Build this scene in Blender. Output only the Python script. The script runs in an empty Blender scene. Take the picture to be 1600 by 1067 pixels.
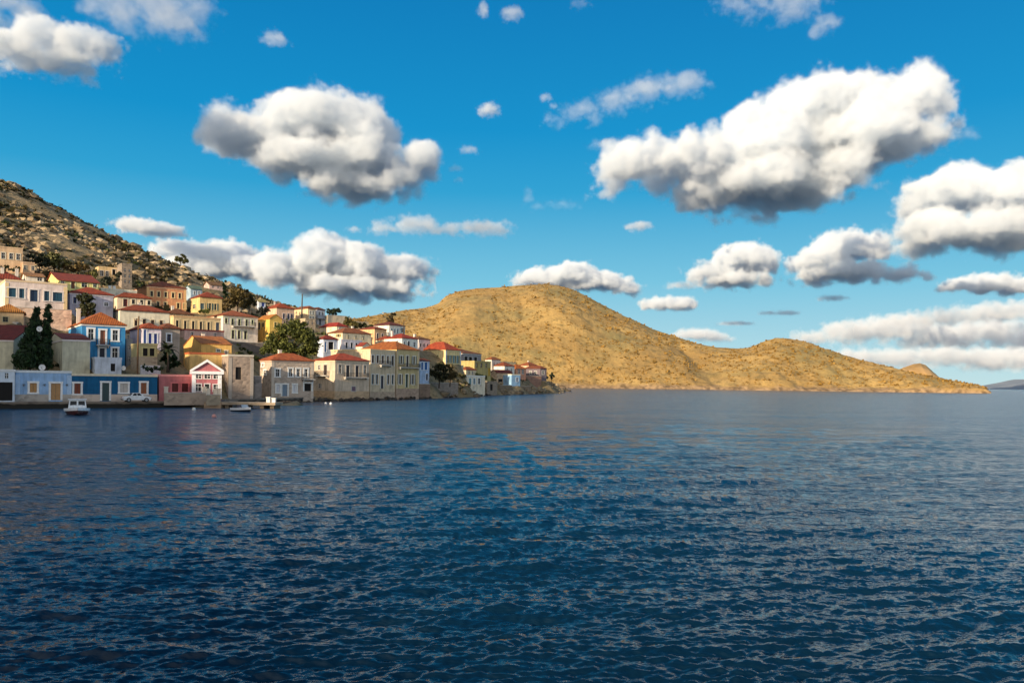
import bpy, bmesh, math, random
import numpy as np
from mathutils import Vector, Matrix, noise
R = math.radians
sc = bpy.context.scene
col = sc.collection
F, CU, CV, HC, SL, CAMH = 1250.0, 800.0, 533.5, 64.5, 0.0125, 4.5
PHI = math.atan(SL); CP, SP = math.cos(PHI), math.sin(PHI)
def ray(px, py):
    u = (px-CU)/F; v = (CV-py+HC)/F
    return Vector((u*CP-v*SP, 1.0, v*CP+u*SP))
def at(px, py, Y):
    d = ray(px, py); return Vector((d.x*Y, Y, CAMH+d.z*Y))
# ---------------------------------------------------------------- camera
cd = bpy.data.cameras.new('camera'); cam = bpy.data.objects.new('camera', cd); col.objects.link(cam)
cd.sensor_width = 36; cd.lens = 36*F/1600; cd.shift_y = HC/1600
cd.clip_start = 0.5; cd.clip_end = 60000
cam.matrix_world = Matrix(((CP, -SP, 0, 0), (0, 0, -1, 0), (SP, CP, 0, CAMH), (0, 0, 0, 1)))
sc.camera = cam
# ---------------------------------------------------------------- light
SUN_AZ, SUN_EL = R(218), R(16)           # azimuth clockwise from +Y (behind the camera, to the left)
to_sun = Vector((math.sin(SUN_AZ)*math.cos(SUN_EL), math.cos(SUN_AZ)*math.cos(SUN_EL), math.sin(SUN_EL)))
sl = bpy.data.lights.new('sun', 'SUN'); so = bpy.data.objects.new('sun', sl); col.objects.link(so)
sl.energy = 4.9; sl.angle = R(0.5); sl.color = (1.0, 0.80, 0.55)
so.rotation_euler = (-to_sun).to_track_quat('-Z', 'Y').to_euler()
w = bpy.data.worlds.new('World'); sc.world = w; w.use_nodes = True
nt = w.node_tree; nt.nodes.clear()
out = nt.nodes.new('ShaderNodeOutputWorld'); bg = nt.nodes.new('ShaderNodeBackground')
sky = nt.nodes.new('ShaderNodeTexSky'); sky.sky_type = 'NISHITA'; sky.sun_disc = False
sky.sun_elevation = SUN_EL; sky.sun_rotation = SUN_AZ
sky.air_density = 1.0; sky.dust_density = 0.2; sky.ozone_density = 3.0
N = nt.nodes.new; L = nt.links.new
STR = 0.15
def wmath(op, a, b=None):
    n = N('ShaderNodeMath'); n.operation = op
    for k, v in enumerate((a, b)):
        if v is None: continue
        if isinstance(v, (int, float)): n.inputs[k].default_value = v
        else: L(v, n.inputs[k])
    return n.outputs[0]
tc = N('ShaderNodeTexCoord'); sp = N('ShaderNodeSeparateXYZ'); L(tc.outputs['Generated'], sp.inputs[0])
def ramp(stops):
    r = N('ShaderNodeValToRGB'); e = r.color_ramp.elements
    while len(e) < len(stops): e.new(0.5)
    for k, (p, c) in enumerate(stops):
        e[k].position = p; e[k].color = (*[v for v in c], 1)
    L(sp.outputs[2], r.inputs[0]); return r.outputs[0]
clear = ramp([(0.0, (0.37, 0.52, 0.55)), (0.05, (0.27, 0.465, 0.54)), (0.125, (0.125, 0.38, 0.515)), (0.23, (0.016, 0.25, 0.455)), (0.30, (0.001, 0.20, 0.425)), (0.44, (0.0, 0.143, 0.355)), (0.72, (0.001, 0.062, 0.18)), (1.0, (0.005, 0.045, 0.125))])
pale = ramp([(0.0, (0.95, 0.86, 0.74)), (0.2, (0.80, 0.77, 0.72)), (0.6, (0.50, 0.52, 0.54)), (1.0, (0.26, 0.29, 0.34))])
dt = N('ShaderNodeVectorMath'); dt.operation = 'DOT_PRODUCT'; L(tc.outputs['Generated'], dt.inputs[0])
dt.inputs[1].default_value = (-0.45, -0.89, 0.0)
mr = N('ShaderNodeMapRange'); mr.interpolation_type = 'SMOOTHSTEP'; L(dt.outputs['Value'], mr.inputs[0])
mr.inputs[1].default_value = -0.35; mr.inputs[2].default_value = 0.35
mx = N('ShaderNodeMix'); mx.data_type = 'RGBA'; L(mr.outputs[0], mx.inputs[0]); L(clear, mx.inputs[6]); L(pale, mx.inputs[7])
sc1 = N('ShaderNodeMix'); sc1.data_type = 'RGBA'; sc1.blend_type = 'DIVIDE'; sc1.inputs[0].default_value = 1
L(mx.outputs[2], sc1.inputs[6]); sc1.inputs[7].default_value = (STR, STR, STR, 1)
m3 = N('ShaderNodeMix'); m3.data_type = 'RGBA'; m3.inputs[0].default_value = 0.97
L(sky.outputs[0], m3.inputs[6]); L(sc1.outputs[2], m3.inputs[7])
L(m3.outputs[2], bg.inputs[0]); bg.inputs[1].default_value = STR
L(bg.outputs[0], out.inputs[0])
sc.view_settings.view_transform = 'Standard'; sc.view_settings.look = 'None'
sc.view_settings.gamma = 1.0; sc.view_settings.exposure = 0.5
sc.cycles.use_denoising = True
sc.cycles.max_bounces = 12; sc.cycles.volume_bounces = 10
def tag(o, label=None, cat=None, group=None, kind=None):
    if label: o['label'] = label
    if cat: o['category'] = cat
    if group: o['group'] = group
    if kind: o['kind'] = kind
    return o
# ---------------------------------------------------------------- clouds: bodies of vapour, kilometres out over sea and island
def vapour(name, dens, col_=(0.97, 0.975, 1.0), aniso=-0.15):
    m = bpy.data.materials.new(name); m.use_nodes = True; t = m.node_tree; t.nodes.clear()
    o = t.nodes.new('ShaderNodeOutputMaterial'); v = t.nodes.new('ShaderNodeVolumePrincipled')
    v.inputs['Color'].default_value = (*col_, 1); v.inputs['Density'].default_value = dens
    v.inputs['Anisotropy'].default_value = aniso
    t.links.new(v.outputs[0], o.inputs['Volume']); return m
def cloud(lobes, Y, mat, label, seed=0, amp=1.3, deep=1.5, cut=0.3, edge=0.30, vox=2.0, thin=1.0):
    """lobes (px, py, rx, ry) at distance Y; each lobe's underside is cut flat CUT of its height below its middle"""
    k = Y/F
    c0 = at(sum(l[0] for l in lobes)/len(lobes), sum(l[1] for l in lobes)/len(lobes), Y)
    av = sum(min(l[2], l[3]) for l in lobes)/len(lobes)*k
    g = bpy.data.node_groups.new('cloud_field', 'GeometryNodeTree')
    g.interface.new_socket('Geometry', in_out='OUTPUT', socket_type='NodeSocketGeometry')
    N, L = g.nodes.new, g.links.new
    def put(v, s):
        if isinstance(v, (int, float)): s.default_value = v
        elif isinstance(v, (tuple, Vector)): s.default_value = tuple(v)
        else: L(v, s)
    def M(op, a, b=0.0, c=None):
        n = N('ShaderNodeMath'); n.operation = op; put(a, n.inputs[0]); put(b, n.inputs[1])
        if c is not None: put(c, n.inputs[2])
        return n.outputs[0]
    def V(op, a, b=(0, 0, 0)):
        n = N('ShaderNodeVectorMath'); n.operation = op; put(a, n.inputs[0]); put(b, n.inputs[1])
        return n.outputs['Value'] if op in ('LENGTH', 'DOT_PRODUCT') else n.outputs[0]
    def noi(v, scale, detail, rough=0.55):
        n = N('ShaderNodeTexNoise'); L(v, n.inputs['Vector']); n.inputs['Scale'].default_value = scale
        n.inputs['Detail'].default_value = detail; n.inputs['Roughness'].default_value = rough
        return n.outputs[0]
    pos = N('GeometryNodeInputPosition').outputs[0]
    sep = N('ShaderNodeSeparateXYZ'); L(pos, sep.inputs[0])
    offp = V('ADD', pos, (seed*913.7+77, seed*311.3, 517.0))
    f = None; lo = Vector((1e9,)*3); hi = -lo
    for (x, y, rx, ry) in lobes:
        p = at(x, y, Y) - c0
        r = Vector((rx*k, (rx+ry)*0.5*k*deep, ry*k))
        for i in range(3): lo[i] = min(lo[i], p[i]-r[i]*1.3); hi[i] = max(hi[i], p[i]+r[i]*1.3)
        d = V('LENGTH', V('DIVIDE', V('SUBTRACT', pos, p), r))
        rm = min(r)/av
        s = M('MULTIPLY', M('SUBTRACT', 1.0, d), rm)
        fl = M('DIVIDE', M('SUBTRACT', sep.outputs[2], p.z-cut*r.z), av*0.8)
        s = M('MINIMUM', s, fl)
        f = s if f is None else M('SMOOTH_MAX', f, s, 0.25)
    n1 = noi(offp, 0.75/av, 9, 0.62)
    n2 = noi(offp, 2.2/av, 4, 0.5)
    bil = M('ABSOLUTE', M('SUBTRACT', n2, 0.5))
    dis = M('ADD', M('MULTIPLY', M('SUBTRACT', n1, 0.5), 2.0*amp), M('MULTIPLY', M('SUBTRACT', 0.06, bil), 0.8*amp))
    q = M('ADD', f, dis)
    mrn = N('ShaderNodeMapRange'); mrn.interpolation_type = 'SMOOTHSTEP'; L(q, mrn.inputs[0])
    mrn.inputs[1].default_value = -0.02; mrn.inputs[2].default_value = edge
    vc = N('GeometryNodeVolumeCube'); L(M('MULTIPLY', mrn.outputs[0], thin), vc.inputs['Density'])
    vc.inputs['Min'].default_value = lo; vc.inputs['Max'].default_value = hi
    sz = hi-lo; v = max(vox*k, (sz.x*sz.y*sz.z/4e6)**(1/3))
    for nm, e in zip('XYZ', sz): vc.inputs['Resolution '+nm].default_value = max(8, int(e/v))
    sm = N('GeometryNodeSetMaterial'); L(vc.outputs[0], sm.inputs[0]); sm.inputs['Material'].default_value = mat
    go = N('NodeGroupOutput'); L(sm.outputs[0], go.inputs[0])
    vd = bpy.data.volumes.new('cloud'); o = bpy.data.objects.new('cloud', vd); col.objects.link(o)
    vd.materials.append(mat)
    md = o.modifiers.new('field', 'NODES'); md.node_group = g
    o.location = c0
    return tag(o, label, 'cloud', 'clouds in the sky')
# ---------------------------------------------------------------- materials
MATS = {}
def lin(c): return tuple(((v/255+0.055)/1.055)**2.4 if v > 10 else v/255/12.92 for v in c)
def newmat(name):
    m = bpy.data.materials.new(name); m.use_nodes = True
    return m, m.node_tree, m.node_tree.nodes['Principled BSDF']
def noisy(name, c1, c2, scale, rough=0.9, detail=6, lo=0.35, hi=0.65, bump=0.0, c3=None, scale3=None, t3=(0.55, 0.7), bdist=0.05):
    """two colours mixed by object-space noise, optional third in patches"""
    if name in MATS: return MATS[name]
    m, t, b = newmat(name); N, L = t.nodes.new, t.links.new
    tc = N('ShaderNodeTexCoord'); n = N('ShaderNodeTexNoise'); n.inputs['Scale'].default_value = scale; n.inputs['Detail'].default_value = detail
    L(tc.outputs['Object'], n.inputs['Vector'])
    r = N('ShaderNodeValToRGB'); r.color_ramp.elements[0].position = lo; r.color_ramp.elements[1].position = hi
    r.color_ramp.elements[0].color = (*c1, 1); r.color_ramp.elements[1].color = (*c2, 1); L(n.outputs[0], r.inputs[0])
    colr = r.outputs[0]
    if c3:
        n3 = N('ShaderNodeTexNoise'); n3.inputs['Scale'].default_value = scale3; n3.inputs['Detail'].default_value = 5
        L(tc.outputs['Object'], n3.inputs['Vector'])
        mr = N('ShaderNodeMapRange'); mr.inputs[1].default_value = t3[0]; mr.inputs[2].default_value = t3[1]; L(n3.outputs[0], mr.inputs[0])
        mx = N('ShaderNodeMix'); mx.data_type = 'RGBA'; L(mr.outputs[0], mx.inputs[0]); L(colr, mx.inputs[6]); mx.inputs[7].default_value = (*c3, 1)
        colr = mx.outputs[2]
    L(colr, b.inputs['Base Color']); b.inputs['Roughness'].default_value = rough
    if bump:
        bp = N('ShaderNodeBump'); bp.inputs['Strength'].default_value = bump; bp.inputs['Distance'].default_value = bdist
        L(n.outputs[0], bp.inputs['Height']); L(bp.outputs[0], b.inputs['Normal'])
    MATS[name] = m; return m
def streaked(m):
    t = m.node_tree; N, L = t.nodes.new, t.links.new; b = t.nodes['Principled BSDF']; src = b.inputs['Base Color'].links[0].from_socket
    tc = N('ShaderNodeTexCoord'); mp = N('ShaderNodeMapping'); mp.inputs['Scale'].default_value = (1.7, 1.7, 0.22); L(tc.outputs['Object'], mp.inputs['Vector'])
    n = N('ShaderNodeTexNoise'); n.inputs['Scale'].default_value = 1.0; n.inputs['Detail'].default_value = 7; n.inputs['Roughness'].default_value = 0.65; L(mp.outputs[0], n.inputs['Vector'])
    mr = N('ShaderNodeMapRange'); mr.inputs[1].default_value = 0.42; mr.inputs[2].default_value = 0.72; mr.inputs[3].default_value = 1.0; mr.inputs[4].default_value = 0.68; L(n.outputs[0], mr.inputs[0])
    k = N('ShaderNodeMix'); k.data_type = 'RGBA'; k.blend_type = 'MULTIPLY'; k.inputs[0].default_value = 1.0; L(src, k.inputs[6]); L(mr.outputs[0], k.inputs[7]); L(k.outputs[2], b.inputs['Base Color']); m['streaked'] = 1; return m
def soften(c, k=0.28, up=1.04):
    l = 0.35*c[0]+0.5*c[1]+0.15*c[2]; return tuple(int(min(244, (v+(l-v)*k)*up)) for v in c)
def stucco(c):
    c = soften(c, 0.15 if c[0] > c[2] else 0.04)
    k = 'plaster_%d_%d_%d' % c; a = lin(c)
    if k in MATS: return MATS[k]
    return streaked(noisy(k, tuple(v*0.80 for v in a), a, 0.9, 0.92, 8, 0.3, 0.6, 0.25, tuple(v*0.58+0.03 for v in a), 0.45, (0.54, 0.72)))
def paint(c, rough=0.55):
    k = 'paint_%d_%d_%d' % c; a = lin(c)
    return noisy(k, tuple(v*0.85 for v in a), a, 3.0, rough, 3)
def stone(c, c2=None, scale=1.6):
    k = 'masonry_%d_%d_%d' % c
    if k in MATS: return MATS[k]
    a = lin(c); d = lin(c2) if c2 else tuple(v*0.5 for v in a)
    m, t, b = newmat(k); N, L = t.nodes.new, t.links.new
    tc = N('ShaderNodeTexCoord'); v = N('ShaderNodeTexVoronoi'); v.inputs['Scale'].default_value = scale
    mp = N('ShaderNodeMapping'); mp.inputs['Scale'].default_value = (1, 1, 1.6); L(tc.outputs['Object'], mp.inputs['Vector']); L(mp.outputs[0], v.inputs['Vector'])
    n = N('ShaderNodeTexNoise'); n.inputs['Scale'].default_value = 0.5; n.inputs['Detail'].default_value = 6; L(tc.outputs['Object'], n.inputs['Vector'])
    sep = N('ShaderNodeSeparateColor'); L(v.outputs['Color'], sep.inputs[0])
    mx = N('ShaderNodeMix'); mx.data_type = 'RGBA'; L(sep.outputs[0], mx.inputs[0]); mx.inputs[6].default_value = (*d, 1); mx.inputs[7].default_value = (*(min(1, v*1.15) for v in a), 1)
    m2 = N('ShaderNodeMix'); m2.data_type = 'RGBA'; L(mx.outputs[2], m2.inputs[6]); m2.inputs[7].default_value = (*a, 1)
    mr = N('ShaderNodeMapRange'); mr.inputs[1].default_value = 0.35; mr.inputs[2].default_value = 0.65; L(n.outputs[0], mr.inputs[0]); L(mr.outputs[0], m2.inputs[0])
    L(m2.outputs[2], b.inputs['Base Color']); b.inputs['Roughness'].default_value = 0.95
    bp = N('ShaderNodeBump'); bp.inputs['Strength'].default_value = 0.6; bp.inputs['Distance'].default_value = 0.08
    L(v.outputs['Distance'], bp.inputs['Height']); bp.invert = True; L(bp.outputs[0], b.inputs['Normal'])
    MATS[k] = m; return m
def tiles(c):
    k = 'clay_tiles_%d_%d_%d' % c
    if k in MATS: return MATS[k]
    a = lin((c[0]*0.96, c[1]*1.05+14, c[2]*0.85+6)); m, t, b = newmat(k); N, L = t.nodes.new, t.links.new
    uv = N('ShaderNodeTexCoord'); wv = N('ShaderNodeTexWave'); wv.wave_type = 'BANDS'; wv.bands_direction = 'X'
    wv.inputs['Scale'].default_value = 1.1; wv.inputs['Distortion'].default_value = 0.6; L(uv.outputs['UV'], wv.inputs['Vector'])
    n = N('ShaderNodeTexNoise'); n.inputs['Scale'].default_value = 1.2; n.inputs['Detail'].default_value = 8; L(uv.outputs['Object'], n.inputs['Vector'])
    r = N('ShaderNodeValToRGB'); e = r.color_ramp.elements; e[0].position = 0.32; e[1].position = 0.68
    e[0].color = (a[0]*0.5, a[1]*0.42, a[2]*0.45, 1); e[1].color = (*a, 1); L(n.outputs[0], r.inputs[0])
    mx = N('ShaderNodeMix'); mx.data_type = 'RGBA'; mx.blend_type = 'MULTIPLY'; mx.inputs[0].default_value = 0.45
    L(r.outputs[0], mx.inputs[6]); L(wv.outputs['Color'], mx.inputs[7]); L(mx.outputs[2], b.inputs['Base Color'])
    b.inputs['Roughness'].default_value = 0.85
    bp = N('ShaderNodeBump'); bp.inputs['Strength'].default_value = 0.8; bp.inputs['Distance'].default_value = 0.06
    L(wv.outputs['Fac'], bp.inputs['Height']); L(bp.outputs[0], b.inputs['Normal'])
    MATS[k] = m; return m
def glass():
    if 'window_glass' in MATS: return MATS['window_glass']
    m, t, b = newmat('window_glass'); b.inputs['Base Color'].default_value = (0.018, 0.02, 0.024, 1); b.inputs['Roughness'].default_value = 0.35; b.inputs['Specular IOR Level'].default_value = 0.25
    MATS['window_glass'] = m; return m
IRON = paint((40, 38, 40), 0.5)
WHITE = paint((232, 230, 226), 0.7)
# ---------------------------------------------------------------- mesh helpers
class MB:
    def __init__(s): s.v = []; s.f = []; s.uv = []
    def face(s, pts, uvs=None):
        i = len(s.v); s.v += [tuple(p) for p in pts]; s.f.append(tuple(range(i, i+len(pts)))); s.uv.append(uvs or [(p[0]+p[1], p[2]) for p in pts])
    def box(s, x0, x1, y0, y1, z0, z1):
        p = lambda i, j, k: ((x0, x1)[i], (y0, y1)[j], (z0, z1)[k])
        for q in (((0,0,0),(1,0,0),(1,0,1),(0,0,1)), ((1,0,0),(1,1,0),(1,1,1),(1,0,1)), ((1,1,0),(0,1,0),(0,1,1),(1,1,1)),
                  ((0,1,0),(0,0,0),(0,0,1),(0,1,1)), ((0,0,1),(1,0,1),(1,1,1),(0,1,1)), ((0,1,0),(1,1,0),(1,0,0),(0,0,0))):
            s.face([p(*a) for a in q])
    def tube(s, pts, r, n=6):
        """tapered tube along points; r a number or one per point"""
        pts = [Vector(p) for p in pts]; rs = r if isinstance(r, (list, tuple)) else [r]*len(pts)
        rings = []
        for i, p in enumerate(pts):
            d = (pts[min(i+1, len(pts)-1)]-pts[max(i-1, 0)]).normalized()
            u = d.orthogonal().normalized(); v = d.cross(u)
            if abs(d.z) > 0.9: u = Vector((1, 0, 0)); u = (u-d*u.dot(d)).normalized(); v = d.cross(u)
            rings.append([p+(u*math.cos(2*math.pi*k/n)+v*math.sin(2*math.pi*k/n))*rs[i] for k in range(n)])
        for a, b in zip(rings, rings[1:]):
            for k in range(n): s.face([a[k], a[(k+1) % n], b[(k+1) % n], b[k]])
        s.face(rings[0][::-1]); s.face(rings[-1])
    def ball(s, c, r, nu=10, nv=7):
        c = Vector(c); r = r if isinstance(r, (tuple, list, Vector)) else (r, r, r)
        P = lambda i, j: c+Vector((math.cos(2*math.pi*i/nu)*math.sin(math.pi*j/nv)*r[0], math.sin(2*math.pi*i/nu)*math.sin(math.pi*j/nv)*r[1], -math.cos(math.pi*j/nv)*r[2]))
        for j in range(nv):
            for i in range(nu):
                if j == 0: s.face([P(0, 0), P(i+1, 1), P(i, 1)][::-1][::1])
                elif j == nv-1: s.face([P(i, j), P(i+1, j), P(0, nv)])
                else: s.face([P(i, j), P(i+1, j), P(i+1, j+1), P(i, j+1)])
    def build(s, name, mat, parent=None, smooth=False, merge=False):
        me = bpy.data.meshes.new(name); me.from_pydata(s.v, [], s.f)
        ul = me.uv_layers.new(name='UVMap'); k = 0
        flat = [c for f in s.uv for p in f for c in p]; ul.data.foreach_set('uv', flat)
        if merge or smooth:
            bm = bmesh.new(); bm.from_mesh(me); bmesh.ops.remove_doubles(bm, verts=bm.verts, dist=1e-4)
            bmesh.ops.recalc_face_normals(bm, faces=bm.faces); bm.to_mesh(me); bm.free()
        for m in (mat if isinstance(mat, list) else [mat]): me.materials.append(m)
        if smooth:
            for p in me.polygons: p.use_smooth = True
        o = bpy.data.objects.new(name, me); col.objects.link(o)
        if parent: o.parent = parent
        return o
def empty(name, loc, rz=0.0):
    o = bpy.data.objects.new(name, None); col.objects.link(o); o.location = loc; o.rotation_euler = (0, 0, rz); o.empty_display_size = 0.5
    return o
# ---------------------------------------------------------------- houses
GROUND = []          # ground heights under the houses, for the hillside
LAST = {}
def wall_grid(mb, length, z0, z1, holes, mp, rev=0.2):
    ss = sorted({0.0, length, *[h[0] for h in holes], *[h[1] for h in holes]}); zs = sorted({z0, z1, *[h[2] for h in holes], *[h[3] for h in holes]})
    ss = [s for s in ss if 0 <= s <= length]; zs = [z for z in zs if z0 <= z <= z1]
    for a, b in zip(ss, ss[1:]):
        for c, d in zip(zs, zs[1:]):
            ms, mz = (a+b)/2, (c+d)/2
            if any(h[0] < ms < h[1] and h[2] < mz < h[3] for h in holes): continue
            mb.face([mp(a, c, 0), mp(b, c, 0), mp(b, d, 0), mp(a, d, 0)])
    for a, b, c, d in holes:
        mb.face([mp(a, c, 0), mp(b, c, 0), mp(b, c, rev), mp(a, c, rev)]); mb.face([mp(a, d, 0), mp(a, d, rev), mp(b, d, rev), mp(b, d, 0)])
        mb.face([mp(a, c, 0), mp(a, c, rev), mp(a, d, rev), mp(a, d, 0)]); mb.face([mp(b, c, 0), mp(b, d, 0), mp(b, d, rev), mp(b, c, rev)])
def mbox(mb, mp, a, b, c, d, e0, e1):
    """box on a facade: along a..b, up c..d, from depth e0 (proud, negative) to e1"""
    P = [[[mp(s, z, e) for e in (e0, e1)] for z in (c, d)] for s in (a, b)]
    for q in (((0,0,0),(1,0,0),(1,1,0),(0,1,0)), ((1,0,0),(1,0,1),(1,1,1),(1,1,0)), ((1,0,1),(0,0,1),(0,1,1),(1,1,1)),
              ((0,0,1),(0,0,0),(0,1,0),(0,1,1)), ((0,1,0),(1,1,0),(1,1,1),(0,1,1)), ((0,0,1),(1,0,1),(1,0,0),(0,0,0))):
        mb.face([P[i][j][k] for i, j, k in q])
KINDS = {'w': ('window', None), 's': ('window', 1), 'd': ('door', 1), 'o': ('doorway', None)}
def opening(root, mp, h, kind, colr, frame, fw):
    a, b, c, d = h
    nm = {'w': 'window', 's': 'window', 'd': 'door', 'o': 'doorway'}[kind]
    m = MB()
    if kind == 's':      # two closed shutter leaves
        mid = (a+b)/2; mbox(m, mp, a, mid-0.02, c, d, 0.06, 0.12); mbox(m, mp, mid+0.02, b, c, d, 0.06, 0.12)
    elif kind == 'd':
        mid = (a+b)/2; mbox(m, mp, a, mid-0.015, c, d, 0.10, 0.16); mbox(m, mp, mid+0.015, b, c, d, 0.10, 0.16)
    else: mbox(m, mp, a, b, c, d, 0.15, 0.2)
    p = m.build(nm, paint(colr) if kind in 'sd' else glass() if kind == 'w' else paint((26, 23, 22), 0.9), root)  # open doorways get a near-black panel, the unlit inside painted on
    if kind == 'w':
        g = MB(); mid = (a+b)/2; mbox(g, mp, mid-0.04, mid+0.04, c, d, 0.10, 0.148)
        zc = c+(d-c)*0.62; mbox(g, mp, a, mid-0.042, zc-0.035, zc+0.035, 0.10, 0.147); mbox(g, mp, mid+0.042, b, zc-0.035, zc+0.035, 0.10, 0.147)
        g.build('sash', paint(colr) if colr else WHITE, p)
    if frame:
        f = MB()
        mbox(f, mp, a-fw, a, c, d, -0.06, 0.05); mbox(f, mp, b, b+fw, c, d, -0.06, 0.05); mbox(f, mp, a-fw-.04, b+fw+.04, d, d+fw, -0.08, 0.05)
        if kind in 'ws': mbox(f, mp, a-fw-.05, b+fw+.05, c-fw*0.8, c, -0.12, 0.05)
        f.build('frame', paint(frame), p)
    if kind == 'w' and colr and sum(colr) > 250 and (b-a) < 3:   # open shutter leaves folded against the wall
        sw = (b-a)*0.5
        for x0 in ((a-fw-sw-.01), (b+fw+.01)):
            s = MB(); mbox(s, mp, x0, x0+sw, c, d, -0.05, -0.005); s.build('shutter', paint(colr), p)
    return p
def balcony(root, mp, a, b, z, depth=1.0, rail=(40, 38, 40), slab=(200, 195, 188)):
    m = MB(); mbox(m, mp, a, b, z-0.18, z, -depth, -0.003)
    for x in (a+0.2, b-0.35): mbox(m, mp, x, x+0.15, z-0.55, z-0.183, -depth*0.7, -0.003)
    o = m.build('balcony', paint(slab), root)
    r = MB()
    mbox(r, mp, a, b, z+0.95, z+1.0, -depth, -depth+0.05)
    n = max(4, int((b-a)/0.16))
    for i in range(n+1):
        x = a+(b-a-0.03)*i/n; mbox(r, mp, x, x+0.03, z, z+0.95, -depth+0.01, -depth+0.04)
    for x in (a, b-0.04):
        mbox(r, mp, x, x+0.04, z+0.95, z+1.0, -depth+0.05, -0.01)
        for i in range(1, 6): mbox(r, mp, x, x+0.03, z, z+0.95, -depth+depth*i/6, -depth+depth*i/6+0.03)
    r.build('railing', paint(rail), o); return o
def house(label, C, base, eave, Rr, yaw, Y=None, Lx=None, D=8.0, roof='hip', ridge=None, wall=(225, 205, 175), rt=(190, 84, 50), front=(), side=(), frame=(226, 222, 214),
          fw=0.16, name='house', masonry=False, cornice=None, plinth=None, quoin=None, balc=(), sbalc=(), chim=(), over=0.3, after=None, back=0.0, found=4.0, ground=True, cat='house', fan=True, group=None, pediment=None):
    th = R(yaw); cx, sx = math.cos(th), math.sin(th); X = Vector((cx, sx, 0)); B = Vector((-sx, cx, 0))
    if after is not None:                    # start where an earlier facade ends (set BACK metres further in)
        P, Xd = LAST[after]; d = ray(C, base)
        n = Vector((-Xd.y, Xd.x, 0)); Q = P+n*back; Y = n.dot(Q)/(n.x*d.x+n.y)
    O = at(C, base, Y); H = at(C, eave, Y).z-O.z
    def hit(px, py, axis, normal):
        d = ray(px, py); t = normal.dot(O-Vector((0, 0, CAMH)))/normal.dot(d) if False else None
        nx = normal; k = (nx.x*O.x+nx.y*O.y)/(nx.x*d.x+nx.y*d.y); Pp = Vector((d.x*k, d.y*k, CAMH+d.z*k)) - O
        return Pp.dot(axis), Pp.z
    W = hit(Rr, eave, X, B)[0]
    if Lx is not None: D = hit(Lx, eave, B, X)[0]
    if W <= 0.5 or D <= 0.5 or W > 60 or D > 40: print('CHECK', label, W, D)
    D = min(max(D, 2.0), 30); W = max(W, 1.0)
    LAST[label] = (O, X)
    root = empty(name, O, th); tag(root, label, cat, group)
    fm = lambda s, z, e: (s, e, z); sm = lambda s, z, e: (e, D-s, z)      # facade coordinates -> house coordinates
    holes, opn = [], []
    for row in front:
        kind, xs, wp, y0, y1 = row[:5]; colr = row[5] if len(row) > 5 else None; fr = row[6] if len(row) > 6 else frame
        c0 = xs[0]; zb = hit(c0, y1, X, B)[1]; zt = hit(c0, y0, X, B)[1]; wm = hit(c0+wp/2, y0, X, B)[0]-hit(c0-wp/2, y0, X, B)[0]
        for px in xs:
            s = hit(px, (y0+y1)/2, X, B)[0]; h = (max(0.05, s-wm/2), min(W-0.05, s+wm/2), max(zb, 0.02), min(zt, H-0.08))
            if h[1]-h[0] > 0.2 and h[3]-h[2] > 0.2: holes.append(h); opn.append((h, kind, colr, fr))
    wb = MB(); wall_grid(wb, W, -found, H, holes, fm)
    sh, so_ = [], []
    for row in side:
        kind, xs, wp, y0, y1 = row[:5]; colr = row[5] if len(row) > 5 else None; fr = row[6] if len(row) > 6 else frame
        c0 = xs[0]; zb = hit(c0, y1, B, X)[1]; zt = hit(c0, y0, B, X)[1]; wm = abs(hit(c0+wp/2, y0, B, X)[0]-hit(c0-wp/2, y0, B, X)[0])
        for px in xs:
            s = D-hit(px, (y0+y1)/2, B, X)[0]; h = (max(0.05, s-wm/2), min(D-0.05, s+wm/2), max(zb, 0.02), min(zt, H-0.08))
            if h[1]-h[0] > 0.2 and h[3]-h[2] > 0.2: sh.append(h); so_.append((h, kind, colr, fr))
    wall_grid(wb, D, -found, H, sh, sm)
    wb.face([(W, 0, -found), (W, D, -found), (W, D, H), (W, 0, H)]); wb.face([(W, D, -found), (0, D, -found), (0, D, H), (W, D, H)])
    zr = None
    if roof != 'flat':
        mid = O + X*(W/2)+B*(D/2); zr = (ray(C, ridge).z*mid.y+CAMH-O.z-H) if ridge is not None else 0.22*min(W, D)
        zr = min(max(zr, 0.10*min(W, D)), 0.34*min(W, D))
    if roof == 'gable':
        wb.face([(0, 0, H), (0, D/2, H+zr), (0, D, H)][::-1]); wb.face([(W, 0, H), (W, D, H), (W, D/2, H+zr)])
    elif roof == 'gable_front':
        wb.face([(0, 0, H), (W, 0, H), (W/2, 0, H+zr)]); wb.face([(0, D, H), (W/2, D, H+zr), (W, D, H)])
    else: wb.face([(0, 0, H-0.02), (W, 0, H-0.02), (W, D, H-0.02), (0, D, H-0.02)])
    wmat = stone(wall) if masonry else stucco(wall)
    wb.build('wall', wmat, root)
    for (h, kind, colr, fr) in opn: opening(root, fm, h, kind, colr, fr, fw)
    for (h, kind, colr, fr) in so_: opening(root, sm, h, kind, colr, fr, fw)
    o = over
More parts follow.
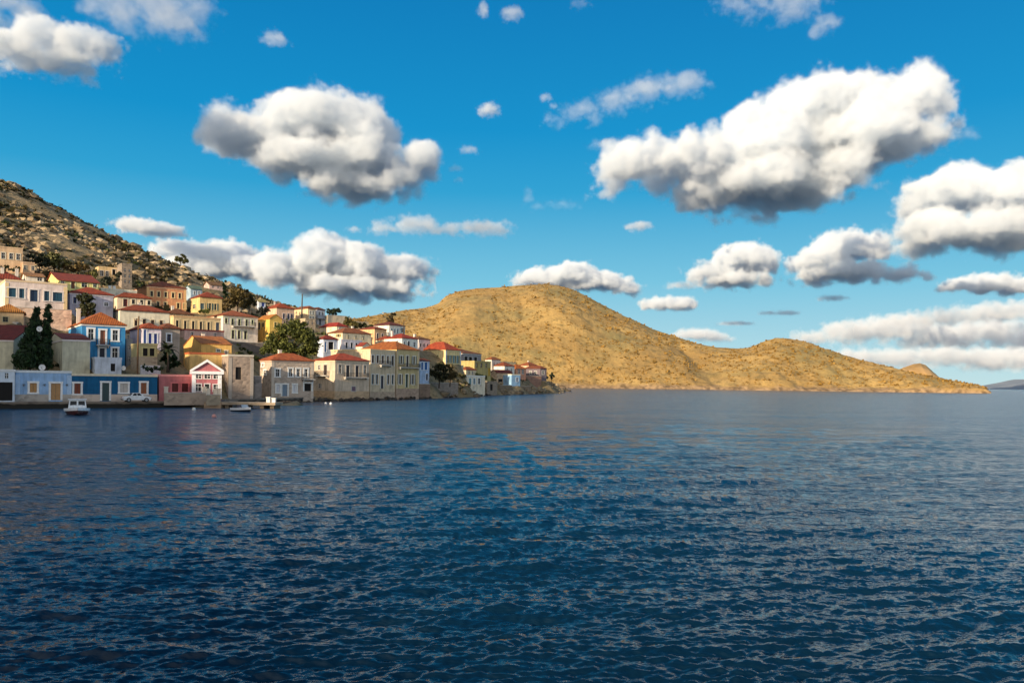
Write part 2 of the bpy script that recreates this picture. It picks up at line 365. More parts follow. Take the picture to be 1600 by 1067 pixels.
    if roof == 'flat':
        r = MB()
        for q in ((-0.06, W+0.06, -0.06, 0.25), (-0.06, W+0.06, D-0.25, D+0.06), (-0.06, 0.25, 0.25, D-0.25), (W-0.25, W+0.06, 0.25, D-0.25)): r.box(*q, H, H+0.35)
        r.build('parapet', paint(cornice) if cornice else wmat, root)
    else:
        r = MB(); z0 = H+0.02; t = 0.12; x0, x1, y0, y1 = -o, W+o, -o, D+o
        def slope(pts): 
            e = (Vector(pts[1])-Vector(pts[0])); e = e.normalized(); q = Vector(pts[0])
            n = e.cross(Vector(pts[2])-q).normalized(); v = n.cross(e)
            r.face(pts, [((Vector(p)-q).dot(e), (Vector(p)-q).dot(v)) for p in pts])
        if roof == 'hip':
            k = min(x1-x0, y1-y0)/2; zt = z0+t+zr
            if x1-x0 >= y1-y0: a, b = (x0+k, (y0+y1)/2, zt), (x1-k, (y0+y1)/2, zt); fr_ = [(x0, y0), (x1, y0), b, a]
            else: a, b = ((x0+x1)/2, y0+k, zt), ((x0+x1)/2, y1-k, zt)
            A, Bq, Cq, Dq = (x0, y0, z0+t), (x1, y0, z0+t), (x1, y1, z0+t), (x0, y1, z0+t)
            if x1-x0 >= y1-y0:
                slope([A, Bq, b, a]); slope([Bq, Cq, b]); slope([Cq, Dq, a, b]); slope([Dq, A, a])
            else:
                slope([A, Bq, a]); slope([Bq, Cq, b, a]); slope([Cq, Dq, b]); slope([Dq, A, a, b])
            r.box(x0+.04, x1-.04, y0+.04, y1-.04, z0, z0+t-.004)
        elif roof == 'gable':
            s_ = zr/(D/2); zt = H+zr+0.04; ze = H-o*s_+0.04
            for sg in (0, 1):
                P = lambda x, q, up: (x, (-o if not sg else D+o) if q == 0 else D/2, (ze if q == 0 else zt)+up)
                a, b = (x0, x1) if not sg else (x1, x0)
                slope([P(a, 0, t), P(b, 0, t), P(b, 1, t), P(a, 1, t)]); r.face([P(a, 0, 0), P(a, 1, 0), P(b, 1, 0), P(b, 0, 0)])
                r.face([P(a, 0, 0), P(b, 0, 0), P(b, 0, t), P(a, 0, t)]); r.face([P(a, 0, 0), P(a, 0, t), P(a, 1, t), P(a, 1, 0)]); r.face([P(b, 0, 0), P(b, 1, 0), P(b, 1, t), P(b, 0, t)])
        else:
            s_ = zr/(W/2); zt = H+zr+0.04; ze = H-o*s_+0.04
            for sg in (0, 1):
                P = lambda y, q, up: ((-o if not sg else W+o) if q == 0 else W/2, y, (ze if q == 0 else zt)+up)
                a, b = (y1, y0) if not sg else (y0, y1)
                slope([P(a, 0, t), P(b, 0, t), P(b, 1, t), P(a, 1, t)]); r.face([P(a, 0, 0), P(a, 1, 0), P(b, 1, 0), P(b, 0, 0)])
                r.face([P(a, 0, 0), P(b, 0, 0), P(b, 0, t), P(a, 0, t)]); r.face([P(a, 0, 0), P(a, 0, t), P(a, 1, t), P(a, 1, 0)]); r.face([P(b, 0, 0), P(b, 1, 0), P(b, 1, t), P(b, 0, t)])
        ro = r.build('roof', tiles(rt), root)
        if cornice:
            c = MB(); c.box(-0.1, W+0.1, -0.1, -0.003, H-0.28, H-0.01); c.box(-0.1, -0.003, -0.003, D, H-0.28, H-0.01); c.build('cornice', paint(cornice), root)
        if not chim and W > 5 and D > 5 and (len(label)*7) % 10 < 6: chim = [(0.2+0.1*(len(label) % 6), 0.72)]
        for (fx, fy) in chim:
            c = MB(); zc = H+zr*0.35; c.box(W*fx-.3, W*fx+.3, D*fy-.3, D*fy+.3, zc-0.6, H+zr+0.7); c.box(W*fx-.36, W*fx+.36, D*fy-.36, D*fy+.36, H+zr+0.704, H+zr+0.82)
            c.build('chimney', stucco((228, 216, 200)), ro)
    if roof == 'flat':
        for (fx, fy) in chim:
            c = MB(); c.box(W*fx-.3, W*fx+.3, D*fy-.3, D*fy+.3, H, H+1.1); c.box(W*fx-.38, W*fx+.38, D*fy-.38, D*fy+.38, H+1.104, H+1.22); c.build('chimney', WHITE, root)
    if pediment:
        q = MB(); w_ = 0.34; e0, e1 = -0.3, -0.004; sl_ = zr/(W/2); L_ = math.hypot(1, sl_)
        for sg in (0, 1):
            P = lambda x, up, e: ((x if not sg else W-x), e, H+x*sl_+up)
            A_ = [P(-0.35, 0.05, 0), P(W/2, 0.05, 0), P(W/2, 0.05+w_*L_, 0), P(-0.35, 0.05+w_*L_, 0)]
            f_ = [(x, e0, z) for x, _, z in A_]; g_ = [(x, e1, z) for x, _, z in A_]
            q.face(f_ if not sg else f_[::-1]); q.face(g_[::-1] if not sg else g_)
            for i in range(4): a_, b_ = i, (i+1) % 4; q.face([f_[a_], g_[a_], g_[b_], f_[b_]])
        q.box(-0.35, W+0.35, e0+.02, e1, H-0.42, H+0.03); q.build('pediment', paint(pediment), root)
    if plinth:
        py, pc, ms = plinth; hp = hit(C, py, X, B)[1]
        p = MB(); segs = sorted([(h[0]-fw-.01, h[1]+fw+.01) for h, k, *_ in opn if h[2] < hp]); x = 0.0
        for a, b in segs+[(W, W)]:
            if a-x > 0.05: p.box(x, a, -0.07, -0.003, -found, hp)
            x = max(x, b)
        p.box(-0.07, -0.003, -0.07, D, -found, hp)
        p.build('plinth', stone(pc) if ms else stucco(pc), root)
    if quoin:
        for x in (0, W-0.5):
            q = MB(); q.box(x-0.05, x+0.55, -0.05, -0.003, 0, H-0.3); q.build('corner_pilaster', paint(quoin), root)
    for (pa, pb, py, *dp) in balc:
        z = hit(pa, py, X, B)[1]; balcony(root, fm, hit(pa, py, X, B)[0], min(W, hit(pb, py, X, B)[0]), z, *(dp or [1.0]))
    for (pa, pb, py, *dp) in sbalc:
        z = hit(pb, py, B, X)[1]; balcony(root, sm, D-hit(pa, py, B, X)[0], D-hit(pb, py, B, X)[0], z, *(dp or [1.0]))
    if ground:
        for a, b in ((0, 0), (1, 0), (1, 1), (0, 1), (0.5, 0), (0.5, 1)):
            g = O+X*(W*a)+B*(D*b); GROUND.append((g.x, g.y, -0.9 if found >= 8 and not b else O.z-0.25+(0.6 if b and O.z > 3 else 0)))
    root['wdh'] = '%.1f %.1f %.1f z%.1f Y%.0f' % (W, D, H, O.z, O.y)
    return root
# ---------------------------------------------------------------- the village
cream, tan_, white_, lilac = (232, 212, 176), (214, 180, 132), (236, 230, 222), (214, 206, 212)
BR, DK, TEAL, BLUE = (110, 62, 40), (58, 48, 44), (30, 92, 112), (36, 70, 140)
OCH = (206, 160, 96)
# quay row
house('white boathouse with a dark open front at the left end of the quay', -40, 627, 580, 23.5, 37, Y=112, D=9, roof='flat', wall=(206, 218, 232), front=[('o', [-8], 56, 597, 626), ('w', [10.5], 5, 583, 591)], frame=None, cornice=(226, 228, 230))
house('pale blue single storey quay house with tan shutters and a tall tan door', 24, 627, 582, 111.5, 37, Y=116, D=8, roof='flat', wall=(150, 186, 226), cornice=(222, 228, 232),
      front=[('s', [52], 11, 598.5, 613, (176, 132, 80)), ('d', [87], 15, 599, 625, (176, 134, 88))], frame=(238, 238, 238), fw=0.28, plinth=(616, (176, 168, 160), 1), quoin=(176, 204, 234))
house('deep blue single storey quay house with cream parapet behind the parked car', 112, 627, 587, 246, 37, after='pale blue single storey quay house with tan shutters and a tall tan door', D=8, roof='flat', wall=(8, 92, 138), cornice=(226, 214, 186),
      front=[('s', [121], 10, 599, 615, (120, 56, 32)), ('d', [165], 11, 598, 626, (44, 70, 74)), ('s', [193.5], 12, 599, 613, (190, 184, 178)), ('s', [224.5], 9, 598, 615, (142, 84, 50))], frame=(236, 236, 236), fw=0.28, plinth=(616, (202, 186, 172), 1))
house('low pink house with a flat parapet between the deep blue house and the temple-fronted house', 248, 626, 588, 299, 37, after='deep blue single storey quay house with cream parapet behind the parked car', back=0.8, D=8, roof='flat', wall=(186, 112, 116), cornice=(212, 146, 146),
      front=[('s', [273.5, 289], 10, 599, 612, (84, 34, 34))], frame=(206, 124, 128), fw=0.22)
house('pink temple-fronted house with white pediment and white corner columns', 300, 623, 580, 346, 24, Y=127, D=12, roof='gable_front', ridge=563, wall=(190, 106, 112), rt=(124, 50, 40), pediment=(240, 240, 244),
      front=[('w', [310, 324, 338], 9, 585, 591), ('w', [309.5], 9, 600, 611, None), ('d', [323.5], 7, 600, 618, (40, 50, 46)), ('w', [338], 9, 601, 611)], frame=(236, 228, 226), fw=0.14, quoin=(240, 240, 244), over=0.02)
house('roofless grey stone block with a single tall dark doorway above a ledge', 357, 624, 556.5, 396, 34, Y=146, D=8, roof='flat', masonry=True, wall=(164, 146, 132), cornice=(206, 196, 182), front=[('o', [372.5], 9, 573.5, 593), ], frame=None, name='stone_house', quoin=(176, 166, 156))
house('grey stone house with red hip roof behind the pier', 424, 623, 563, 490, 40, Y=160, Lx=405.5, ridge=552.5, masonry=True, wall=(190, 172, 156), rt=(206, 88, 56), name='stone_house', frame=(236, 234, 230), fw=0.3, quoin=(206, 190, 172), cornice=(200, 176, 156),
      front=[('w', [433.5], 5.5, 577, 588), ('w', [454, 466, 478], 5, 576, 588), ('s', [434.5], 5, 601, 613, (214, 214, 220)), ('d', [445], 8, 601, 619, (120, 140, 160)), ('s', [460.5], 5, 601, 613, (220, 220, 224)), ('o', [481], 11, 599, 611)], side=[('w', [414], 3.5, 579, 585), ('w', [411], 3.5, 568.5, 572)], balc=[(471, 489, 592, 1.1)])
house('two storey waterside house with iron balconies on two faces and a red hip roof', 523, 621, 563, 577, 47, Y=179, Lx=491, ridge=552.5, wall=(208, 186, 160), rt=(196, 62, 44), frame=(196, 190, 182), cornice=(222, 200, 168), plinth=(611, (196, 168, 136), 1),
      front=[('w', [531, 570], 4, 570, 583), ('d', [543.5, 558], 5, 571, 588.5, (52, 46, 50)), ('s', [552.5], 6, 604, 611, (120, 96, 112))], side=[('d', [508.5], 5, 570, 586, (58, 44, 44)), ('w', [499], 3, 571, 577), ('w', [500], 4, 600, 606)], balc=[(537, 573, 589)], sbalc=[(497, 515, 586.5)])
L26 = 'tall grey-fronted waterside block with a yellow end wall and paired windows'
house(L26, 578, 613, 547.5, 618, 55, Y=192, Lx=517, roof='flat', wall=(216, 192, 156), cornice=(232, 206, 160), frame=(226, 220, 210), fw=0.22, plinth=(612, (186, 164, 142), 1), found=8,
      front=[('w', [582.5, 590, 598, 606], 3.2, 555, 567, BR), ('d', [613.5], 3.5, 556, 572, DK), ('w', [582.5, 589, 606.5, 613.5], 3, 585, 600, TEAL), ('d', [597], 4, 587, 607, (40, 44, 60))], balc=[(592, 609, 570)], )
house('olive-beige waterside house with orange hip roof and a long balcony', 619, 608, 546, 655, 55, after=L26, Lx=None, D=13, ridge=534.5, plinth=(607, (176, 150, 130), 1), wall=(208, 184, 128), rt=(198, 92, 44), frame=(232, 222, 200), fw=0.24, found=8, cornice=(220, 186, 128),
      front=[('w', [627, 647], 3, 556, 568, (88, 100, 104)), ('d', [636.5], 3.2, 556, 573, (52, 44, 52)), ('w', [625, 645], 3, 585, 600, (100, 96, 110)), ('d', [635.5], 3.6, 585, 605, (50, 70, 62))], balc=[(622, 653, 573.5)], quoin=(214, 190, 150))
house('small sky blue house with bright blue shutters beside the dark garden tree', 656, 598, 564, 671, 50, Y=218, Lx=652, ridge=557, wall=(168, 194, 228), rt=(140, 54, 44), frame=(236, 240, 246), front=[('s', [665.5], 4, 566, 578, (30, 92, 156)), ('w', [667], 3, 584, 594, (26, 64, 130)), ('s', [659.5], 3, 566, 578, (30, 92, 156))], found=6)
house('cream house with broad red pyramid roof above the garden tree', 696, 568, 546.5, 720, 56, Y=243, Lx=654, ridge=531.5, wall=(236, 208, 140), rt=(204, 68, 46), frame=(238, 222, 170), cornice=(240, 216, 160), front=[('w', [700, 706, 711.5, 717], 2.2, 555, 567, (96, 130, 140))], side=[('s', [670, 683], 4.5, 555, 563.5, (112, 112, 52))], quoin=(230, 232, 234))
house('small white flat-roofed house on a grey plinth at the water edge', 729, 608, 588, 758, 52, Y=262, Lx=714, roof='flat', wall=(236, 222, 192), cornice=(238, 236, 230), frame=(240, 240, 238), fw=0.2, found=8, front=[('s', [734.5], 3.2, 591, 600, (100, 146, 150)), ('s', [741], 3, 591, 600, (120, 140, 150)), ('w', [748.5], 3.5, 591, 600)], side=[('s', [717.5], 4, 591, 599, (92, 88, 56))])
house('brown-roofed house with a deep dark porch right of the cream pyramid-roofed house', 722, 577, 552, 752, 56, Y=298, D=12, ridge=545.5, wall=(150, 146, 150), rt=(150, 70, 48), front=[('o', [728, 735, 743], 5, 557, 575)], frame=(200, 196, 190), fw=0.2, cornice=(226, 220, 210))
house('narrow olive-yellow house with a row of dark upper windows', 741, 592, 565, 767, 56, Y=285, D=6, roof='flat', wall=(186, 166, 100), front=[('w', [745, 752, 759.5], 2.5, 567, 574), ('s', [764], 2.5, 575, 587, (204, 160, 40))], frame=(176, 150, 80), fw=0.12)
house('small stone cottage with a dark red roof and open front near the point', 776, 602, 582, 800, 52, Y=318, Lx=767, roof='gable', ridge=577, wall=(190, 164, 136), rt=(150, 44, 36), front=[('o', [782], 7, 592, 600), ('w', [795], 4, 592, 598)], masonry=True, name='stone_house', found=6, frame=None)
house('long low house with bright orange-red roof near the point', 806, 592, 576, 822, 50, Y=340, Lx=772, ridge=566.5, wall=(222, 150, 116), rt=(214, 96, 44), front=[('w', [811, 817], 2.4, 577, 584)], side=[('w', [796], 3, 578, 582)])
house('pale blue hut with a white roof line by the rocks', 799, 602, 586, 813, 46, Y=318, D=5, roof='flat', wall=(150, 190, 224), cornice=(244, 236, 206), front=[('s', [808], 3, 590, 596, (80, 110, 150))], found=6)
house('mauve-grey house with dark window and red roof, last before the rocky point', 844, 594, 576, 854, 40, Y=352, Lx=819, ridge=566.5, wall=(118, 104, 112), rt=(150, 62, 48), front=[('w', [848.5], 3, 579, 585)], side=[('w', [829, 837], 3, 580, 585)], found=6)
# second tier, left
house('small tan cottage with an orange roof above the church roofs', -12, 506, 487, 37, 30, Y=136, D=7, ridge=476, wall=(222, 184, 134), rt=(206, 112, 56), front=[('w', [8.5], 8, 495, 503, (96, 92, 56))], frame=(200, 190, 150), fw=0.1)
house('grey-green church hall with dark red roof left of the cypresses', -60, 580, 530, 21, 6, Y=128, D=12, roof='gable', ridge=506, wall=(206, 200, 170), rt=(140, 32, 30), cornice=(226, 214, 210), name='church', cat='church', over=0.12)
house('grey-green church hall with dark red roof and arched side door right of the cypresses', 97, 581, 530, 141, 36, Y=130, Lx=74, roof='gable', ridge=508, wall=(206, 200, 170), rt=(140, 32, 30), cornice=(226, 214, 210), side=[('o', [83], 8, 567, 580)], name='church', cat='church', over=0.12)
house('bright blue two storey house with white window frames and an orange hip roof', 127, 578, 506, 196, 36, Y=140, Lx=99, ridge=491, wall=(54, 140, 200), rt=(206, 92, 46), frame=(236, 240, 244), fw=0.3, cornice=(240, 236, 230), chim=[(0.06, 0.3)],
      front=[('w', [142], 8, 514, 531, (0, 0, 0) and None), ('d', [160.5], 8, 516, 538, (140, 84, 60)), ('w', [180], 8, 516, 532), ('d', [159.5], 8, 544, 562, (24, 34, 60)), ('w', [179.5], 8, 544, 560)], balc=[(150, 171, 538.5, 0.9)])
house('white walled terrace room with an arched doorway below the bright blue house', 148, 581, 561, 190, 36, Y=131, D=4, roof='flat', wall=(206, 214, 226), front=[('o', [176.5], 7, 568, 580)], frame=None, cat='outbuilding', name='outbuilding')
house('cream villa with teal shutters and wide arched windows above the cypresses', 8, 478, 439, 105, 38, Y=150, Lx=-6, roof='flat', wall=(234, 214, 204), cornice=(232, 206, 168), frame=(240, 232, 226), fw=0.2, quoin=(236, 210, 160),
      front=[('s', [17.5], 15, 450, 464, (24, 74, 98)), ('s', [34], 8, 451, 466, (24, 74, 98)), ('d', [53], 12, 453, 471, (20, 52, 84)), ('s', [73], 8, 455, 470, (26, 70, 92)), ('s', [90], 15, 457, 471, (24, 74, 98))])
house('red-roofed house with two white chimneys directly behind the cream villa', -14, 445, 435, 34, 36, Y=168, D=8, ridge=423, wall=(226, 196, 160), rt=(168, 50, 40), chim=[(0.38, 0.25), (0.86, 0.25)])
house('small white house with a lean pink roof behind the cream villa', 40, 446, 431, 69, 36, Y=172, D=5, Lx=33, roof='gable', ridge=421.5, wall=(238, 224, 204), rt=(204, 122, 96), front=[('w', [62], 7, 433, 439)], frame=None)
house('pale yellow-green gabled house with a long red roof', 92, 452, 438, 154, 38, Y=182, Lx=70, roof='gable', ridge=425, wall=(232, 220, 132), rt=(170, 52, 40), front=[('w', [98], 5, 438.5, 444), ('d', [114], 6, 440, 451, BR), ('w', [132], 9, 442, 449), ('w', [148.5], 6, 443, 449)], frame=(232, 236, 190), fw=0.14)
house('lilac-grey house with red roof behind the round dark tree', 109, 487, 457.5, 177, 38, Y=160, D=7, ridge=449.5, wall=(196, 192, 206), rt=(186, 62, 42), front=[('w', [117], 5, 464, 474, BLUE), ('w', [166], 6, 473, 478)], frame=(230, 230, 236), cornice=(226, 220, 220))
house('long white house with a red roof and yellow end wall above the utility pole', 187, 522, 484.5, 265, 38, Y=163, Lx=176, ridge=477.5, wall=(238, 226, 198), rt=(180, 66, 44), front=[('w', [212.5, 225.5], 5, 498, 509, BR), ('w', [238.5, 252], 5, 500, 506.5, BR)], side=[('w', [181], 2.5, 495, 501)], frame=(226, 206, 170), fw=0.08)
house('low white terrace house with two white chimney pots under the ruined houses', 158, 462, 452, 214, 38, Y=195, D=6, roof='flat', wall=(236, 226, 204), chim=[(0.28, 0.3), (0.4, 0.3)], frame=None, front=[('w', [196], 6, 456.5, 459.5)])
house('peach cottage with a brown door below the orange mansion', 183, 482, 464, 236, 38, Y=182, Lx=178, ridge=457.5, wall=(236, 208, 172), rt=(176, 64, 44), front=[('d', [196], 7, 467, 479, (96, 36, 30)), ('w', [208.5, 221.5, 233], 5, 468, 475, DK)], frame=(238, 226, 200), fw=0.12)
house('upper tan house with three dark windows at the left edge', -30, 421, 384, 35.5, 36, Y=190, D=8, roof='flat', wall=(222, 186, 144), front=[('w', [5, 17.5, 28.5], 5.5, 395, 404), ('w', [-12], 5.5, 393, 402)], frame=(216, 214, 200), fw=0.16)
house('small flat tan annex with two windows right of the upper tan house', 36, 424, 411, 54, 36, Y=192, D=5, roof='flat', wall=(206, 170, 136), front=[('w', [39.5, 51.5], 4.5, 415, 421)], frame=(200, 196, 180), fw=0.1)
house('ruined golden gabled house on the upper slope', 154, 434, 418, 187, 38, Y=212, Lx=149, D=7, roof='flat', wall=(226, 192, 136), front=[('w', [159, 167.5], 4.5, 423, 431, None), ('o', [178], 5, 421, 430)], frame=(216, 208, 196), fw=0.14)
house('narrow ruined grey stone house with small dark openings on the upper slope', 190, 450, 413, 206.5, 38, Y=210, D=6, roof='flat', masonry=True, name='stone_house', wall=(150, 136, 122), front=[('w', [195.5, 202.5], 3, 420, 424.5), ('w', [195.5, 202.5], 3, 429, 433.5), ('w', [195.5, 202.5], 3, 437.5, 442)], frame=None)
house('large orange mansion with two rows of cream framed windows', 229, 489, 447, 291, 38, Y=216, Lx=209, ridge=441, wall=(230, 156, 104), rt=(176, 70, 44), cornice=(240, 196, 160), frame=(240, 214, 160), fw=0.22, quoin=(236, 190, 130),
      front=[('w', [237, 248, 259, 270.5, 281], 4, 455, 463, DK), ('w', [247, 258.5, 278.5, 288.5], 4, 471.5, 480, DK)])
house('gold house with a red hip roof right of the orange mansion', 312, 489, 464, 347, 40, Y=214, Lx=298, ridge=457, wall=(228, 188, 118), rt=(176, 60, 44), front=[('s', [316], 6, 474, 483, (90, 112, 116)), ('w', [328, 336.5], 3.6, 474, 484, (90, 110, 100))], side=[('w', [303.5], 4.5, 476, 482)], frame=(232, 210, 160), fw=0.14)
house('blue-grey house with white end wall above the gold house', 298, 464, 451, 316, 40, Y=236, Lx=288, D=6, roof='gable', ridge=446, wall=(164, 186, 204), rt=(120, 120, 132), front=[('w', [304, 311], 2.5, 455, 460)], frame=(226, 232, 236))
house('low pinkish house on the crest left of the thin cypress', 327, 452, 444.5, 350, 40, Y=255, D=5, roof='gable', ridge=441, wall=(216, 182, 170), rt=(150, 92, 76), front=[('w', [333, 341], 2.4, 446, 450)], frame=None)
house('cream house with a row of six tall dark windows', 271, 522, 495, 345, 40, Y=184, Lx=266, roof='flat', wall=(224, 192, 138), cornice=(222, 178, 128), front=[('w', [277, 289.5, 302, 314, 326], 4, 500.5, 513.5, DK), ('d', [340], 5.5, 504, 520, (104, 110, 120))], frame=(238, 214, 168), fw=0.18, found=7)
house('white two storey house with a gallery balcony and red roof', 348, 532, 493, 403, 42, Y=198, Lx=324, ridge=486, wall=(236, 222, 208), rt=(192, 84, 58), front=[('w', [353.5], 3.5, 497, 505, (140, 60, 44)), ('d', [363.5, 374, 385.5], 3.5, 498, 508.5, DK), ('w', [394.5], 3, 500, 506.5, DK), ('d', [364, 373.5, 383.5], 4, 516, 529, (66, 50, 46))], frame=(206, 214, 176), fw=0.14, balc=[(361, 397, 508.5, 1.3)], cornice=(240, 220, 190))
house('bright yellow gabled house right of the gallery house', 421, 532, 498, 440.5, 42, Y=204, Lx=402, roof='gable_front', ridge=490.5, wall=(236, 190, 84), rt=(214, 116, 52), front=[('w', [430.5], 3.6, 504, 510.5, DK)], side=[('w', [411], 3.6, 504.5, 511, DK), ('d', [405], 3.4, 504, 515, (60, 60, 66))], frame=(240, 216, 150), fw=0.16, over=0.15)
house('white cottage with blue double doors behind the utility pole', 222, 539, 513, 252, 38, Y=146, Lx=203, ridge=506.5, wall=(222, 210, 222), rt=(184, 66, 40), front=[('d', [234.5, 243], 5, 521, 536.5, (28, 62, 150)), ('s', [226.5], 4, 515, 537, (60, 100, 176))], frame=(236, 240, 244), fw=0.14)
house('grey-brown house with one white framed blue window behind the palm', 252, 575, 513, 281, 38, Y=150, D=7, ridge=506.5, wall=(172, 156, 142), rt=(150, 66, 50), front=[('w', [264], 6, 522, 534, (40, 60, 110))], frame=(226, 232, 238), fw=0.22)
house('olive-framed stone shop with two dark openings right of the utility pole', 217, 579, 539, 246, 38, Y=138, Lx=205, roof='flat', wall=(196, 180, 122), front=[('o', [227, 237.5], 7.5, 544, 556), ('d', [254], 5, 562, 577, (90, 40, 36))], frame=(214, 200, 140), fw=0.2, plinth=(557, (184, 164, 140), 1))
house('yellow house with an orange mono-pitch roof behind the temple-fronted house', 314, 575, 537.5, 362, 34, Y=156, Lx=287, roof='gable', ridge=526, wall=(236, 180, 90), rt=(216, 108, 62), front=[('w', [341], 5, 546, 549.5), ('w', [353.5], 3.5, 548, 554)], frame=(240, 226, 200), over=0.12, found=6)
house('lower yellow annex in front of the yellow house', 296, 580, 553, 351, 34, Y=147, Lx=289, roof='flat', wall=(230, 186, 106), cornice=(190, 100, 56), D=4)
# crest and middle, right
house('white and blue hut on the crest left of the peach house', 404, 482, 471, 415, 42, Y=258, Lx=400, roof='gable', ridge=467, wall=(214, 222, 234), rt=(190, 150, 120), front=[('s', [411], 4, 473, 479, (40, 70, 150))], frame=None)
house('peach and lilac house with a red roof on the crest', 432, 504, 481, 460, 44, Y=246, Lx=413, ridge=474.5, wall=(230, 186, 154), rt=(190, 66, 42), front=[('w', [443.5], 3, 490, 498, BLUE), ('w', [450.5, 456], 3, 490, 499, BLUE)], frame=(226, 216, 214), fw=0.14)
house('cream block on the crest behind the tall mast', 481, 503, 482, 493, 46, Y=256, Lx=459, ridge=479, wall=(236, 204, 156), rt=(160, 70, 50), front=[('w', [485, 489.5], 2.2, 486, 491), ('w', [485, 489.5], 2.2, 494, 499)], frame=(226, 232, 226))
house('white house with a pale terrace on the crest right of the mast', 495, 512, 484, 508, 46, Y=262, D=6, ridge=481, wall=(214, 214, 224), rt=(130, 60, 52), front=[('w', [499, 504], 3, 487, 492), ('d', [500], 3, 497, 508, (70, 80, 104))], frame=(236, 236, 240), balc=[(494, 508, 497, 1.0)])
house('white house with a bright red hip roof below the crest', 526, 523, 510, 543, 46, Y=240, Lx=500, ridge=501, wall=(238, 220, 186), rt=(190, 42, 36), front=[('w', [531, 538], 2.4, 512, 517)], frame=(230, 224, 214))
house('long cream house with a plain side wall below the bright red roof', 535, 535, 520, 580, 48, Y=228, Lx=513, ridge=513, wall=(236, 218, 180), rt=(170, 78, 52), front=[('w', [544, 556, 568], 2.4, 524, 529)], side=[('w', [529], 3.4, 522, 526.5, (150, 130, 70))], frame=(220, 206, 170), fw=0.1)
house('white and blue house under a red roof right of the big tree', 505, 560, 530, 528, 44, Y=208, Lx=496, ridge=521.5, wall=(206, 216, 232), rt=(164, 46, 40), front=[('s', [508.5], 3, 534, 550, (60, 116, 176)), ('o', [517], 8, 534, 546)], frame=(236, 238, 244))
house('white house with dark paired windows behind the yellow end wall', 533, 552, 532, 566, 48, Y=216, D=5, roof='flat', wall=(222, 214, 220), front=[('w', [541.5, 549.5, 557], 3.4, 535, 544, (40, 44, 60))], frame=(236, 232, 236), fw=0.14)
house('small house with a white gable behind the grey-fronted block', 566, 550, 541, 580, 48, Y=212, D=8, Lx=556, roof='gable_front', ridge=531, wall=(240, 224, 196), rt=(176, 52, 40), frame=None, over=0.15)
house('peach house with lilac front above the waterside blocks', 585, 537, 514, 604, 50, Y=250, Lx=561, ridge=511, wall=(232, 180, 128), rt=(166, 56, 42), front=[('w', [590, 597.5], 2.6, 521, 530, DK)], frame=(226, 214, 206), fw=0.14)
house('white house with a bluish front on the crest by the small dark tree', 608, 523, 508, 633, 50, Y=268, Lx=581, ridge=503.5, wall=(236, 228, 212), rt=(130, 42, 40), front=[('w', [612, 617, 621.5], 2, 513.5, 520, (60, 84, 100)), ('w', [628], 4, 513, 519)], frame=(196, 220, 236), fw=0.12)
house('white house with a low scarlet roof and small square windows', 628, 547, 528.5, 653, 52, Y=230, Lx=600, ridge=522, wall=(236, 232, 218), rt=(186, 48, 36), front=[('w', [631.5], 2.4, 534, 540), ('d', [638.5], 3, 533, 543, (60, 36, 40)), ('w', [647.5], 3, 535, 542)], side=[('w', [607], 2.4, 533, 536.5), ('w', [621], 3, 532.5, 539)], frame=(226, 232, 238), fw=0.12)
house('small lilac house between the scarlet roof and the pyramid roof', 654, 548, 530, 672, 52, Y=246, D=6, ridge=526, wall=(222, 204, 196), rt=(150, 84, 60), front=[('w', [657, 662.5, 668], 2.2, 536.5, 542, DK)], frame=(236, 226, 220), fw=0.1)

house('low pinkish house with a dark flat roof under the cream six-window house', 288, 528, 516, 350, 40, Y=174, D=6, roof='flat', wall=(222, 178, 164), cornice=(150, 74, 60), front=[('w', [300, 318, 336], 4, 519, 525)], frame=(226, 206, 196), fw=0.1)
house('low tan house with a brown roof below the orange mansion', 262, 500, 490, 302, 40, Y=196, D=6, ridge=482.5, wall=(214, 176, 136), rt=(150, 74, 54), front=[('w', [272, 284, 295], 3.2, 492, 498)], frame=(226, 206, 170), fw=0.1)
house('square stone house below the mast on the crest', 477, 516, 499, 493, 46, Y=238, Lx=468, roof='flat', masonry=True, name='stone_house', wall=(196, 176, 148), front=[('w', [482, 488], 2.4, 502, 507)], frame=None)
house('narrow grey house squeezed between the bright blue house and the olive-framed shop', 197, 577, 532, 206, 36, Y=146, D=6, roof='flat', wall=(150, 152, 152), front=[('w', [201.5], 3, 540, 546), ('w', [201.5], 3, 557, 564)], frame=None)
house('small ochre house half hidden behind the white cottage with blue doors', 196, 545, 520, 212, 38, Y=156, D=6, ridge=514, wall=(228, 196, 150), rt=(176, 84, 56), front=[('w', [200, 207], 2.6, 524, 530)], frame=(230, 220, 200), fw=0.1)
house('little cream house with a red roof between the scarlet roof and the peach house', 604, 541, 531, 618, 50, Y=242, D=5, ridge=525, wall=(232, 212, 176), rt=(168, 60, 44), front=[('w', [608, 613], 2, 534, 538)], frame=None)
house('small whitewashed house right of the brown-roofed porch house', 768, 578, 562, 782, 52, Y=330, Lx=758, ridge=556, wall=(226, 214, 196), rt=(176, 84, 58), front=[('w', [772, 777], 2, 567, 572)], frame=None)

